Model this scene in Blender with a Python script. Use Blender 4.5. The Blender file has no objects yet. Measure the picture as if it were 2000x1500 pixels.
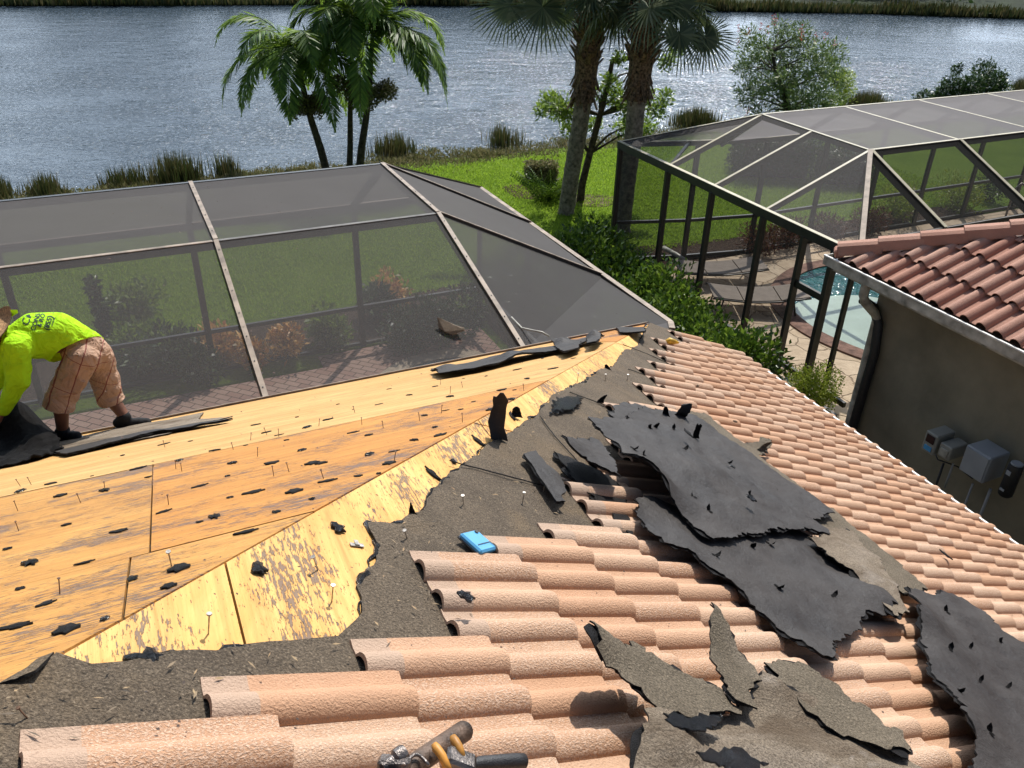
import bpy, bmesh, math, random
import numpy as np
from math import sin, cos, pi, radians, sqrt
from mathutils import Vector, Matrix, geometry, noise
from mathutils.bvhtree import BVHTree
random.seed(7); RNG = np.random.default_rng(7)
SC = bpy.context.scene; COL = SC.collection

# ------------------------------------------------------------------ camera
EYE = Vector((0, 0, 6.5)); FPX = 1640.0
_p, _r = radians(30.3), radians(1.65)
FW = Vector((0, cos(_p), -sin(_p))); UP = Vector((0, sin(_p), cos(_p))); RT = Vector((1, 0, 0))
CX = RT*cos(_r) + UP*sin(_r); CY = -RT*sin(_r) + UP*cos(_r)
cam = bpy.data.objects.new('camera', bpy.data.cameras.new('camera')); COL.objects.link(cam)
cam.data.sensor_width = 36; cam.data.lens = FPX/2000*36
cam.data.clip_start = .05; cam.data.clip_end = 2000
cam.matrix_world = Matrix(((CX.x, CY.x, -FW.x, EYE.x), (CX.y, CY.y, -FW.y, EYE.y), (CX.z, CY.z, -FW.z, EYE.z), (0, 0, 0, 1)))
SC.camera = cam
# ------------------------------------------------------------------ light
SUN_AZ, SUN_EL = radians(14), radians(50)
w = bpy.data.worlds.new('World'); SC.world = w; w.use_nodes = True
nt = w.node_tree; bg = nt.nodes['Background']; sky = nt.nodes.new('ShaderNodeTexSky')
sky.sky_type = 'NISHITA'; sky.sun_disc = False; sky.sun_elevation = SUN_EL; sky.sun_rotation = SUN_AZ
sky.air_density = 1.0; sky.dust_density = 1.2; sky.ozone_density = 1.0
wtc = nt.nodes.new('ShaderNodeTexCoord'); wmp = nt.nodes.new('ShaderNodeMapping'); wmp.inputs['Scale'].default_value = (1, 1, 2.6); nt.links.new(wtc.outputs['Generated'], wmp.inputs[0])
wno = nt.nodes.new('ShaderNodeTexNoise'); wno.inputs['Scale'].default_value = 2.3; wno.inputs['Detail'].default_value = 7; wno.inputs['Roughness'].default_value = .6; nt.links.new(wmp.outputs[0], wno.inputs['Vector'])
wra = nt.nodes.new('ShaderNodeValToRGB'); wra.color_ramp.elements[0].position = .40; wra.color_ramp.elements[1].position = .64; nt.links.new(wno.outputs[0], wra.inputs[0])
wmx = nt.nodes.new('ShaderNodeMix'); wmx.data_type = 'RGBA'; wsp = nt.nodes.new('ShaderNodeSeparateXYZ'); nt.links.new(wtc.outputs['Generated'], wsp.inputs[0])
wsd = nt.nodes.new('ShaderNodeMapRange'); nt.links.new(wsp.outputs[1], wsd.inputs[0]); wsd.inputs[1].default_value = .15; wsd.inputs[2].default_value = .8; wsd.interpolation_type = 'SMOOTHSTEP'
wml = nt.nodes.new('ShaderNodeMath'); wml.operation = 'MULTIPLY'; nt.links.new(wra.outputs[0], wml.inputs[0]); nt.links.new(wsd.outputs[0], wml.inputs[1])
nt.links.new(wml.outputs[0], wmx.inputs[0]); nt.links.new(sky.outputs[0], wmx.inputs[6]); wmx.inputs[7].default_value = (38, 44, 52, 1)
nt.links.new(wmx.outputs[2], bg.inputs[0]); bg.inputs[1].default_value = 0.07
sl = bpy.data.lights.new('sun', 'SUN'); sl.energy = 4.6; sl.angle = radians(.5); sl.color = (1, .95, .87)
so = bpy.data.objects.new('sun', sl); COL.objects.link(so); so.location = (10, 30, 40)
sd = Vector((sin(SUN_AZ)*cos(SUN_EL), cos(SUN_AZ)*cos(SUN_EL), sin(SUN_EL)))
so.rotation_euler = sd.to_track_quat('Z', 'Y').to_euler()
SC.view_settings.view_transform = 'Standard'; SC.view_settings.look = 'None'
SC.view_settings.exposure = 0.34; SC.view_settings.gamma = 1
SC.render.engine = 'CYCLES'; SC.cycles.transparent_max_bounces = 24

# ------------------------------------------------------------------ frames
A1 = radians(64.3)
E1 = Vector((sin(A1), cos(A1), 0)); E2 = Vector((sin(A1-pi/2), cos(A1-pi/2), 0)); EZ = Vector((0, 0, 1))
def W(u, v, z=0): return E1*u + E2*v + EZ*z
def UV(P): return P.dot(E1), P.dot(E2)
def ray(x, y): return FW + CX*((x-1000)/FPX) - CY*((y-750)/FPX)
def at(x, y, u=None, v=None, z=None):
    d = ray(x, y)
    t = (z-EYE.z)/d.z if z is not None else (u/d.dot(E1) if u is not None else v/d.dot(E2))
    return EYE + d*t
UP_, VP_, ZP, SL = 4.406, 6.101, 2.9, .488      # hip corner of the roof and its slope
NR = (E1*SL + EZ).normalized(); NL = (E2*SL + EZ).normalized(); PC = W(UP_, VP_, ZP)
def onpl(x, y, n, d=0.):
    r = ray(x, y); t = (PC + n*d - EYE).dot(n)/r.dot(n); return EYE + r*t
def onR(x, y, d=0.): return UV(onpl(x, y, NR, d))
def onL(x, y, d=0.): return UV(onpl(x, y, NL, d))
def RP(u, v, d=0.): return W(u, v, ZP + SL*(UP_-u)) + NR*d
def LP(u, v, d=0.): return W(u, v, ZP + SL*(VP_-v)) + NL*d

# ------------------------------------------------------------------ object helpers
def tag(o, label=None, cat=None, group=None, kind=None):
    if label: o['label'] = label
    if cat: o['category'] = cat
    if group: o['group'] = group
    if kind: o['kind'] = kind
    return o
def empty(name, loc, label=None, cat=None, group=None):
    o = bpy.data.objects.new(name, None); COL.objects.link(o); o.location = loc; o.empty_display_size = .1
    return tag(o, label, cat, group)
def base(o):
    b = Vector((0, 0, 0))
    while o is not None: b = b + o.location; o = o.parent
    return b
class MB:
    """collects world-space faces for ONE mesh object"""
    def __init__(s): s.v = []; s.f = []; s.m = []; s.c = []
    def add(s, vs, fs, mi=0, col=None):
        n = len(s.v); s.v += [tuple(x) for x in vs]; s.f += [tuple(i+n for i in f) for f in fs]
        s.m += [mi]*len(fs); s.c += [col]*len(fs)
    def box(s, c, ax, ay, az, hx, hy, hz, mi=0, bev=0):
        c, ax, ay, az = Vector(c), Vector(ax), Vector(ay), Vector(az)
        if bev:
            vs = []; fs = []
            for sx in (-1, 1):
                for sy in (-1, 1):
                    for sz in (-1, 1):
                        for k in range(3):
                            h = [hx, hy, hz]; h = [h[i] - (0 if i == k else bev) for i in range(3)]
                            vs.append(c + ax*sx*h[0] + ay*sy*h[1] + az*sz*h[2])
            bm = bmesh.new()
            for v in vs: bm.verts.new(v)
            r = bmesh.ops.convex_hull(bm, input=bm.verts); bm.verts.index_update()
            s.add([v.co.copy() for v in bm.verts], [[v.index for v in f.verts] for f in bm.faces], mi); bm.free(); return
        vs = [c + ax*hx*i + ay*hy*j + az*hz*k for i in (-1, 1) for j in (-1, 1) for k in (-1, 1)]
        s.add(vs, [(0, 1, 3, 2), (4, 6, 7, 5), (0, 4, 5, 1), (2, 3, 7, 6), (0, 2, 6, 4), (1, 5, 7, 3)], mi)
    def beam(s, a, b, wd, ht, up=EZ, mi=0, bev=0):
        a, b = Vector(a), Vector(b); d = (b-a); L = d.length; d = d/L
        x = d.cross(up)
        if x.length < 1e-4: x = d.cross(Vector((1, 0, 0)))
        x.normalize(); y = x.cross(d)
        s.box((a+b)/2, d, x, y, L/2, wd/2, ht/2, mi, bev)
    def tube(s, pts, rad, n=8, mi=0, cap=True, flat=None):
        pts = [Vector(p) for p in pts]; m = len(pts)
        rad = rad if isinstance(rad, (list, tuple)) else [rad]*m
        vs = []; fs = []; px = None
        for i, p in enumerate(pts):
            d = (pts[min(i+1, m-1)] - pts[max(i-1, 0)]).normalized()
            if px is None: px = d.orthogonal().normalized()
            px = (px - d*px.dot(d)).normalized(); py = d.cross(px)
            for k in range(n):
                a = 2*pi*k/n; vs.append(p + (px*cos(a) + py*sin(a))*rad[i])
        for i in range(m-1):
            for k in range(n):
                a, b = i*n+k, i*n+(k+1) % n; fs.append((a, b, b+n, a+n))
        if cap: fs += [tuple(range(n-1, -1, -1)), tuple(range((m-1)*n, m*n))]
        s.add(vs, fs, mi)
    def poly(s, pts, n, th, mi=0):
        """flat plate: polygon pts (top face) pushed down by th along -n"""
        k = len(pts); top = [Vector(p) for p in pts]; bot = [p - Vector(n)*th for p in top]
        nn = geometry.normal(top[:3]) if k == 3 else sum(((top[i]-top[0]).cross(top[i+1]-top[0]) for i in range(1, k-1)), Vector())
        if nn.dot(Vector(n)) < 0: top.reverse(); bot.reverse()
        s.add(top+bot, [tuple(range(k)), tuple(range(2*k-1, k-1, -1))] + [(i+k, (i+1) % k+k, (i+1) % k, i) for i in range(k)], mi)
    def build(s, name, mats, parent=None, smooth=False, origin=None, split=None):
        if not isinstance(mats, (list, tuple)): mats = [mats]
        o0 = base(parent) if parent is not None else (Vector(origin) if origin is not None else Vector((0, 0, 0)))
        me = bpy.data.meshes.new(name)
        V = np.array(s.v, dtype=np.float64).reshape(-1, 3) - np.array(o0)
        me.from_pydata(V.tolist(), [], s.f)
        for m in mats: me.materials.append(m)
        if any(s.m): me.polygons.foreach_set('material_index', s.m)
        if any(c is not None for c in s.c):
            at_ = me.attributes.new('tone', 'FLOAT_COLOR', 'FACE')
            arr = np.array([(list(c)+[0, 0, 0, 0])[:4] if c is not None else [.5, .5, .5, 1] for c in s.c], dtype=np.float32)
            at_.data.foreach_set('color', arr.ravel())
        me.update()
        if smooth: me.polygons.foreach_set('use_smooth', [True]*len(me.polygons))
        if smooth and split: me.set_sharp_from_angle(angle=radians(split))
        o = bpy.data.objects.new(name, me); COL.objects.link(o)
        if parent is not None: o.parent = parent
        else: o.location = o0
        return o
def copy_tree(o, parent=None):
    c = o.copy(); COL.objects.link(c); c.parent = parent
    for ch in [x for x in o.children]: copy_tree(ch, c)
    return c
def leafmesh(name, P, D, N, L, Wd, mats, parent=None, origin=None, mi=None, fold=.0, tones=None):
    """many leaf-sized diamonds: P base, D direction, N leaf normal, L length, Wd width (numpy arrays)"""
    P = np.asarray(P, float); D = np.asarray(D, float); N = np.asarray(N, float)
    n = len(P); L = np.broadcast_to(L, n)[:, None]; Wd = np.broadcast_to(Wd, n)[:, None]
    D = D/np.linalg.norm(D, axis=1)[:, None]; S = np.cross(D, N); S /= (np.linalg.norm(S, axis=1)[:, None]+1e-9)
    U = np.cross(S, D)
    v0 = P; v1 = P + D*L*.45 + S*Wd*.5 + U*Wd*fold; v2 = P + D*L - U*L*.08; v3 = P + D*L*.45 - S*Wd*.5 + U*Wd*fold
    o0 = np.array(base(parent) if parent is not None else (origin if origin is not None else (0, 0, 0)))
    V = np.stack([v0, v1, v2, v3], 1).reshape(-1, 3) - o0
    me = bpy.data.meshes.new(name); me.vertices.add(4*n); me.vertices.foreach_set('co', V.ravel())
    me.loops.add(4*n); me.polygons.add(n)
    me.loops.foreach_set('vertex_index', np.arange(4*n)); me.polygons.foreach_set('loop_start', np.arange(n)*4)
    try: me.polygons.foreach_set('loop_total', np.full(n, 4))
    except Exception: pass
    if not isinstance(mats, (list, tuple)): mats = [mats]
    for m in mats: me.materials.append(m)
    if mi is not None: me.polygons.foreach_set('material_index', np.asarray(mi, dtype=np.int32))
    a = me.attributes.new('tone', 'FLOAT_COLOR', 'FACE')
    t = RNG.random(n) if tones is None else np.asarray(tones)
    a.data.foreach_set('color', np.stack([t, RNG.random(n), RNG.random(n), np.ones(n)], 1).astype(np.float32).ravel())
    me.update(calc_edges=True); me.validate()
    o = bpy.data.objects.new(name, me); COL.objects.link(o)
    if parent is not None: o.parent = parent
    else: o.location = Vector(o0)
    return o

# ------------------------------------------------------------------ materials
class N:
    def __init__(s, name, rough=.7, spec=.4):
        s.m = bpy.data.materials.new(name); s.m.use_nodes = True; s.nt = s.m.node_tree
        s.b = s.nt.nodes['Principled BSDF']; s.b.inputs['Roughness'].default_value = rough
        s.b.inputs['Specular IOR Level'].default_value = spec
        s.tc = s.nt.nodes.new('ShaderNodeTexCoord'); s.geo = None
    def new(s, t, **k):
        n = s.nt.nodes.new(t)
        for a, b in k.items(): setattr(n, a, b)
        return n
    def set(s, sock, val):
        if isinstance(val, bpy.types.NodeSocket): s.nt.links.new(val, sock)
        else: sock.default_value = val
    def pos(s):
        if s.geo is None: s.geo = s.new('ShaderNodeNewGeometry')
        return s.geo.outputs['Position']
    def frame(s, scale=(1, 1, 1), rot=0):
        """world position turned into the house frame: x along E1, y along E2"""
        m = s.new('ShaderNodeMapping', vector_type='TEXTURE' if False else 'POINT')
        s.set(m.inputs[0], s.pos()); m.inputs['Rotation'].default_value = (0, 0, -(pi/2-A1)+rot); m.inputs['Scale'].default_value = (1, 1, 1)
        m2 = s.new('ShaderNodeMapping'); s.set(m2.inputs[0], m.outputs[0]); m2.inputs['Scale'].default_value = scale
        return m2.outputs[0]
    def noise(s, vec, scale, detail=4, rough=.55, dist=0, out=0):
        n = s.new('ShaderNodeTexNoise'); s.set(n.inputs['Vector'], vec); n.inputs['Scale'].default_value = scale
        n.inputs['Detail'].default_value = detail; n.inputs['Roughness'].default_value = rough; n.inputs['Distortion'].default_value = dist
        return n.outputs[out]
    def ramp(s, fac, stops):
        r = s.new('ShaderNodeValToRGB'); s.set(r.inputs[0], fac); e = r.color_ramp.elements
        while len(e) < len(stops): e.new(.5)
        for el, (p, c) in zip(e, stops):
            el.position = p; el.color = (c, c, c, 1) if isinstance(c, (int, float)) else (*c, 1)
        return r.outputs[0]
    def mix(s, f, a, b, mode='MIX'):
        m = s.new('ShaderNodeMix', data_type='RGBA', blend_type=mode)
        s.set(m.inputs[0], f)
        for i, x in ((6, a), (7, b)): s.set(m.inputs[i], (*x, 1) if isinstance(x, tuple) and len(x) == 3 else x)
        return m.outputs[2]
    def math(s, op, a, b=0., c=None):
        m = s.new('ShaderNodeMath', operation=op); s.set(m.inputs[0], a); s.set(m.inputs[1], b)
        if c is not None: s.set(m.inputs[2], c)
        return m.outputs[0]
    def attr(s, name='tone'):
        a = s.new('ShaderNodeAttribute', attribute_name=name); sp = s.new('ShaderNodeSeparateColor'); s.nt.links.new(a.outputs['Color'], sp.inputs[0])
        return sp.outputs
    def bump(s, h, dist=.01, strength=1, normal=None):
        b = s.new('ShaderNodeBump'); s.set(b.inputs['Height'], h); b.inputs['Distance'].default_value = dist; b.inputs['Strength'].default_value = strength
        if normal is not None: s.set(b.inputs['Normal'], normal)
        s.nt.links.new(b.outputs[0], s.b.inputs['Normal']); return b.outputs[0]
    def color(s, c): s.set(s.b.inputs['Base Color'], (*c, 1) if isinstance(c, tuple) else c); return s
    def rough(s, r): s.set(s.b.inputs['Roughness'], r); return s
def simple(name, c, rough=.6, spec=.4, var=.15, scale=8, bump=0, metal=0):
    n = N(name, rough, spec); f = n.noise(n.pos(), scale, 5)
    d = tuple(max(0, x*(1-var*2)) for x in c); l = tuple(min(1, x*(1+var)) for x in c)
    n.color(n.ramp(f, [(.3, d), (.7, l)])); n.b.inputs['Metallic'].default_value = metal
    if bump: n.bump(n.noise(n.pos(), scale*8, 4), bump)
    return n.m
def leafmat(name, cols, rough=.45, trans=.35, spec=.4):
    n = N(name, rough, spec); t = n.attr()
    c = n.ramp(t[0], [(i/(max(1, len(cols)-1)), x) for i, x in enumerate(cols)]); n.color(c)
    tr = n.new('ShaderNodeBsdfTranslucent'); n.nt.links.new(n.mix(.5, c, (.35, .5, .05), 'MIX') if trans > .3 else c, tr.inputs[0])
    mx = n.new('ShaderNodeMixShader'); mx.inputs[0].default_value = trans
    n.nt.links.new(n.b.outputs[0], mx.inputs[1]); n.nt.links.new(tr.outputs[0], mx.inputs[2])
    n.nt.links.new(mx.outputs[0], n.nt.nodes['Material Output'].inputs[0]); return n.m
M = {}
def wood(name, light, mid, dark, along, resid=.5):
    n = N(name, .65, .25)
    g = n.frame((1.2, 26, 26) if along == 'u' else (26, 1.2, 26))
    gf = n.frame((6, 190, 190) if along == 'u' else (190, 6, 190))
    blot = n.noise(n.frame((1.0, 2.2, 2.2) if along == 'u' else (2.2, 1.0, 2.2)), 1.5, 5, .6, 1.2)
    c = n.mix(n.ramp(blot, [(.35, 0), (.68, 1)]), light, mid)
    c = n.mix(n.ramp(n.noise(g, 1, 6, .6, .6), [(.42, 0), (.75, .8)]), c, dark)
    c = n.mix(n.ramp(n.noise(gf, 1, 3), [(.5, 0), (.9, .45)]), c, dark)
    kn = n.noise(n.frame((3.5, 7, 5) if along == 'u' else (7, 3.5, 5)), 1, 4, .6, 1.5); c = n.mix(n.ramp(kn, [(.58, 0), (.74, .75)]), c, tuple(q_*.62 for q_ in mid))
    # black felt residue: short streaks along the grain, gathered in patches
    st = n.noise(n.frame((20, 150, 60) if along == 'u' else (130, 24, 60)), 1, 5, .7)
    patch = n.noise(n.frame((1.3, 2.6, 2) if along == 'u' else (2.6, 1.3, 2)), 1.6, 4, .65)
    k = n.math('ADD', n.math('MULTIPLY', st, 1.0), n.math('MULTIPLY', patch, .80))
    th_ = (.950 if along == 'u' else .962) + (1-resid)*.11; k = n.ramp(k, [(th_, 0), (th_+.02, 1)])
    fk = n.ramp(n.noise(n.frame((40, 210, 90) if along == 'u' else (190, 42, 90)), 1, 3, .6), [(.655, 0), (.69, .85)]); c = n.mix(n.math('MULTIPLY', k, .78), c, (.095, .082, .088)); c = n.mix(fk, c, (.035, .028, .026)); n.color(c)
    h = n.math('SUBTRACT', n.noise(gf, 1, 4), n.math('MULTIPLY', k, -.6)); n.bump(h, .0025)
    return n.m
M['wood_pale'] = wood('plywood_pale', (.60, .37, .14), (.50, .28, .09), (.34, .16, .045), 'u', .35)
M['wood_orange'] = wood('plywood_orange', (.54, .255, .06), (.46, .20, .042), (.31, .13, .028), 'u', .6)
M['wood_tan'] = wood('plywood_tan', (.53, .28, .075), (.44, .21, .05), (.30, .13, .035), 'u', .95)
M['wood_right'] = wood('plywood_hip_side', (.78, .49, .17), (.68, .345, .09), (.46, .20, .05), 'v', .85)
M['wood_edge'] = simple('plywood_edge', (.28, .15, .07), .8, .2, .3, 30)
def felt():
    n = N('smooth_felt', .5, .22); a = n.noise(n.pos(), 3, 5); b = n.noise(n.pos(), 60, 3)
    c = n.mix(n.ramp(a, [(.3, 0), (.7, 1)]), (.027, .0235, .022), (.048, .042, .039))
    c = n.mix(n.ramp(b, [(.62, 0), (.8, .25)]), c, (.17, .16, .15)); n.color(c)
    n.rough(n.ramp(a, [(.3, .5), (.7, .68)]))
    h = n.math('ADD', n.noise(n.pos(), 9, 5), n.math('MULTIPLY', n.noise(n.pos(), 140, 2), .12)); n.bump(h, .02, .8)
    return n.m
def granule(name, c1, c2, c3, edge=.0):
    n = N(name, .85, .25); a = n.noise(n.pos(), 4, 6, .65, .5); b = n.noise(n.pos(), 170, 3, .7); d = n.noise(n.pos(), 1.6, 5, .6, 1)
    c = n.mix(n.ramp(a, [(.35, 0), (.65, 1)]), c1, c2); c = n.mix(n.ramp(d, [(.52, 0), (.72, .75)]), c, c3)
    c = n.mix(n.ramp(b, [(.35, .75), (.55, 0)]), c, tuple(x*.35 for x in c1)); c = n.mix(n.ramp(b, [(.58, 0), (.72, .8)]), c, (.34, .27, .19))
    if edge: c = n.mix(n.ramp(n.noise(n.frame((1.6, 5, 3)), 1, 4, .6, 1.), [(.50, 0), (.66, .8)]), c, (.105, .072, .045)); c = n.mix(n.ramp(n.noise(n.frame((2.2, 4, 3)), 1.3, 4, .6, 1.), [(.60, 0), (.72, .6)]), c, (.42, .37, .32))
    n.color(c); n.bump(n.math('ADD', n.noise(n.pos(), 120, 4, .7), n.noise(n.pos(), 12, 4)), .012); return n.m
M['felt'] = felt()
M['felt_edge'] = simple('torn_felt_edge', (.014, .012, .012), .65, .25, .4, 60, .01)
M['black_felt'] = simple('black_felt', (.010, .009, .009), .8, .12, .4, 40, .008)
M['tar'] = simple('wet_tar', (.012, .014, .018), .18, .7, .3, 30, .02)
M['underlay'] = granule('granular_underlayment', (.115, .088, .062), (.17, .13, .09), (.22, .155, .09))
M['granule_brown'] = granule('granular_felt_brown', (.14, .112, .078), (.20, .162, .115), (.26, .215, .165))
M['granule_grey'] = granule('granular_felt_grey', (.20, .155, .11), (.30, .24, .175), (.40, .335, .27), 1.)
def tilemat(name, base_c, alt, pale, speck):
    n = N(name, .85, .25); t = n.attr()
    c = n.mix(t[0], base_c, alt); blot = n.noise(n.pos(), 7, 5, .6)
    c = n.mix(n.ramp(blot, [(.3, 0), (.75, .45)]), c, tuple(x*.72 for x in base_c))
    sp = n.noise(n.frame((150, 260, 200)), 1, 3, .6)
    m = n.math('MULTIPLY', n.ramp(sp, [(.44, 0), (.58, 1)]), n.math('MULTIPLY', t[1], speck))
    c = n.mix(m, c, pale)
    c = n.mix(n.math('MULTIPLY', t[2], .75), c, (.40, .30, .23))
    dk = n.noise(n.pos(), 55, 4, .7); c = n.mix(n.ramp(dk, [(.64, 0), (.76, .7)]), c, (.14, .08, .05))
    n.color(c); h = n.math('ADD', n.noise(n.pos(), 170, 3, .6), n.math('MULTIPLY', m, .6)); n.bump(h, .006, .9); return n.m
M['tile'] = tilemat('clay_tile_glaze', (.50, .285, .17), (.555, .365, .245), (.77, .61, .48), .36)
M['tile_red'] = tilemat('red_tile_glaze', (.38, .19, .135), (.49, .295, .22), (.58, .43, .35), .4)
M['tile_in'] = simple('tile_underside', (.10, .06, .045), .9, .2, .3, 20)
M['alu_bronze'] = simple('bronze_aluminium', (.022, .021, .020), .45, .5, .25, 6)
M['alu_top'] = simple('chalky_beam_top', (.30, .235, .18), .6, .3, .25, 8); M['cap_grey'] = simple('grey_beam_top', (.12, .11, .10), .6, .3, .25, 8)
M['alu_cream'] = simple('cream_beam_top', (.40, .36, .25), .5, .4, .12, 8)
def screen(name, c, t, tr_c):
    n = N(name, .8, .15); n.color(n.mix(n.noise(n.pos(), 2.5, 4), c, tuple(x*1.25 for x in c)))
    lw = n.new('ShaderNodeLayerWeight'); lw.inputs[0].default_value = .5
    cs = n.math('MAXIMUM', n.math('SUBTRACT', 1.0, lw.outputs['Facing']), .08)
    tf = n.math('POWER', t, n.math('DIVIDE', 1.0, cs))
    tl = n.new('ShaderNodeBsdfTranslucent'); tl.inputs[0].default_value = (*tr_c, 1)
    m1 = n.new('ShaderNodeMixShader'); m1.inputs[0].default_value = .5
    n.nt.links.new(n.b.outputs[0], m1.inputs[1]); n.nt.links.new(tl.outputs[0], m1.inputs[2])
    tp = n.new('ShaderNodeBsdfTransparent'); m2 = n.new('ShaderNodeMixShader')
    n.set(m2.inputs[0], tf); n.nt.links.new(m1.outputs[0], m2.inputs[1]); n.nt.links.new(tp.outputs[0], m2.inputs[2])
    n.nt.links.new(m2.outputs[0], n.nt.nodes['Material Output'].inputs[0]); return n.m
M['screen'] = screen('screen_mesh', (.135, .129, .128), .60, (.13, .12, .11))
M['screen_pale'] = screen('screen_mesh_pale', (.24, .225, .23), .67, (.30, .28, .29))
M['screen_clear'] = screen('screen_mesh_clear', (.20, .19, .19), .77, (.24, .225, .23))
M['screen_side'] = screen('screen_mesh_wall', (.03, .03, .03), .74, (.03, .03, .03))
M['white_paint'] = simple('white_paint', (.75, .74, .70), .5, .4, .1, 5)
M['cream_metal'] = simple('weathered_cream_metal', (.42, .40, .34), .4, .5, .3, 6)
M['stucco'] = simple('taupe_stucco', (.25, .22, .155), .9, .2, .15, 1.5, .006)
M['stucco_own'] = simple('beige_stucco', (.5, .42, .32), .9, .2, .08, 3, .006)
M['bark'] = simple('palm_bark', (.33, .28, .215), .9, .2, .35, 12, .03)
M['bark_dark'] = simple('dark_bark', (.09, .075, .055), .9, .2, .35, 12, .03)
M['boot'] = simple('palm_leaf_base', (.22, .15, .09), .85, .2, .5, 20, .02)
M['nail'] = simple('galvanised_nail', (.42, .38, .33), .4, .5, .3, 80, 0, .6)
M['rust'] = simple('rusty_nail', (.18, .10, .06), .7, .3, .3, 80)
M['black_plastic'] = simple('black_rubber_grip', (.02, .02, .022), .45, .5, .2, 40, .002)
M['steel'] = simple('worn_dark_steel', (.16, .14, .13), .35, .6, .4, 25, .002, .8)
M['rust_pipe'] = simple('rusted_pipe', (.13, .085, .06), .55, .5, .5, 18, .003, .3)
M['orange'] = simple('orange_handle', (.62, .28, .05), .5, .4, .3, 18)
M['blue'] = simple('blue_plastic_case', (.08, .33, .60), .35, .5, .05, 10)
M['skin'] = simple('brown_skin', (.17, .075, .045), .5, .4, .15, 12)
M['shoe'] = simple('black_canvas_shoe', (.015, .015, .016), .8, .3, .3, 30)
M['ink'] = simple('dark_print', (.03, .06, .05), .8, .2, .1, 30)

# ------------------------------------------------------------------ torn sheets laid over a surface
def fbm(x, y, s=0., o=4):
    return noise.fractal(Vector((x, y, s)), 1.0, 2.0, o)
def dense(poly, step, jag, seed=0, closed=True):
    out = []; n = len(poly)
    for i in range(n if closed else n-1):
        a = Vector(poly[i]); b = Vector(poly[(i+1) % n]); L = (b-a).length; k = max(1, int(L/step)); d = (b-a).normalized() if L > 0 else a
        nn = Vector((-d.y, d.x))
        for j in range(k):
            p = a + (b-a)*(j/k)
            q = (fbm(p.x*9, p.y*9, seed) + .45*fbm(p.x*38, p.y*38, seed+5) + .3*fbm(p.x*110, p.y*110, seed+7)) if j else fbm(p.x*38, p.y*38, seed)*.3
            out.append(p + nn*q*jag)
    if not closed: out.append(Vector(poly[-1]))
    return out
def sheet(mb, poly, hf, place, step=.05, jag=.02, th=.006, seed=0, mi_top=0, mi_edge=1, mi_bot=1, grid=None):
    """poly in surface coordinates, hf(u,v) -> height above the surface, place(u,v,h) -> world"""
    b = dense(poly, step*.5, jag, seed); nb = len(b); g = grid or step
    xs = [p.x for p in b]; ys = [p.y for p in b]; pts = [Vector((p.x, p.y)) for p in b]
    x = min(xs)
    while x < max(xs):
        y = min(ys)
        while y < max(ys):
            q = Vector((x+random.uniform(-.2, .2)*g, y+random.uniform(-.2, .2)*g))
            pts.append(q); y += g
        x += g
    ed = [(i, (i+1) % nb) for i in range(nb)]
    vo, eo, fo, *_ = geometry.delaunay_2d_cdt(pts, ed, [], 1, 1e-6)
    cnt = {}
    for f in fo:
        for i in range(len(f)):
            a, c = f[i], f[(i+1) % len(f)]; cnt[(a, c)] = 1
    nv = len(vo); H = [hf(p.x, p.y) for p in vo]
    top = [place(p.x, p.y, h+th) for p, h in zip(vo, H)]; bot = [place(p.x, p.y, h) for p, h in zip(vo, H)]
    fl = (top[fo[0][1]]-top[fo[0][0]]).cross(top[fo[0][2]]-top[fo[0][0]]).z < 0 if fo else False
    F1 = [tuple(reversed(f)) if fl else tuple(f) for f in fo]
    mb.add(top+bot, F1, mi_top)
    n0 = len(mb.v) - 2*nv
    def addf(fs, mi):
        mb.f += [tuple(i+n0 for i in f) for f in fs]; mb.m += [mi]*len(fs); mb.c += [None]*len(fs)
    addf([tuple(i+nv for i in reversed(f)) for f in F1], mi_bot)
    rim = []
    for (a, c) in cnt:
        if (c, a) not in cnt: rim.append((a, a+nv, c+nv, c) if not fl else (c, c+nv, a+nv, a))
    addf(rim, mi_edge)

# ------------------------------------------------------------------ ground, lake, far bank
def gpoly(pts, z, mat, name, kind='structure', th=.05, grid=None, bumpz=0):
    mb = MB()
    if grid:
        sheet(mb, pts, lambda u, v: fbm(u*.5, v*.5)*bumpz, lambda u, v, h: Vector((u, v, z+h)), step=grid, jag=.0, th=th)
        o = mb.build(name, [mat, mat], smooth=True)
    else:
        mb.poly([Vector((p[0], p[1], z)) for p in pts], EZ, th); o = mb.build(name, mat)
    o['kind'] = kind; return o
def xy(P): return (P.x, P.y)
shore_px = [(-700, 440), (-300, 425), (0, 398), (150, 380), (330, 364), (450, 352), (560, 337), (700, 332), (800, 318), (880, 309), (960, 305), (1090, 289), (1200, 280), (1300, 266), (1400, 252), (1520, 236), (1700, 212), (1850, 203), (2000, 192), (2300, 170), (2700, 150)]
shore = [xy(at(x, y, z=0)) for x, y in shore_px]
lawn_m = N('lawn_grass', .9, .1)
lp = lawn_m.pos(); a = lawn_m.noise(lp, .9, 5, .6); b = lawn_m.noise(lp, 22, 5, .75); c_ = lawn_m.noise(lp, 5, 5, .7)
cc = lawn_m.mix(lawn_m.ramp(a, [(.35, 0), (.65, 1)]), (.15, .25, .014), (.21, .32, .024))
cc = lawn_m.mix(lawn_m.ramp(b, [(.36, .8), (.56, 0)]), cc, (.07, .15, .008)); cc = lawn_m.mix(lawn_m.ramp(c_, [(.55, 0), (.75, .5)]), cc, (.20, .26, .05))
lawn_m.color(cc); lawn_m.bump(lawn_m.math('ADD', b, lawn_m.noise(lp, 60, 4, .8)), .05); M['lawn'] = lawn_m.m
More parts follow.
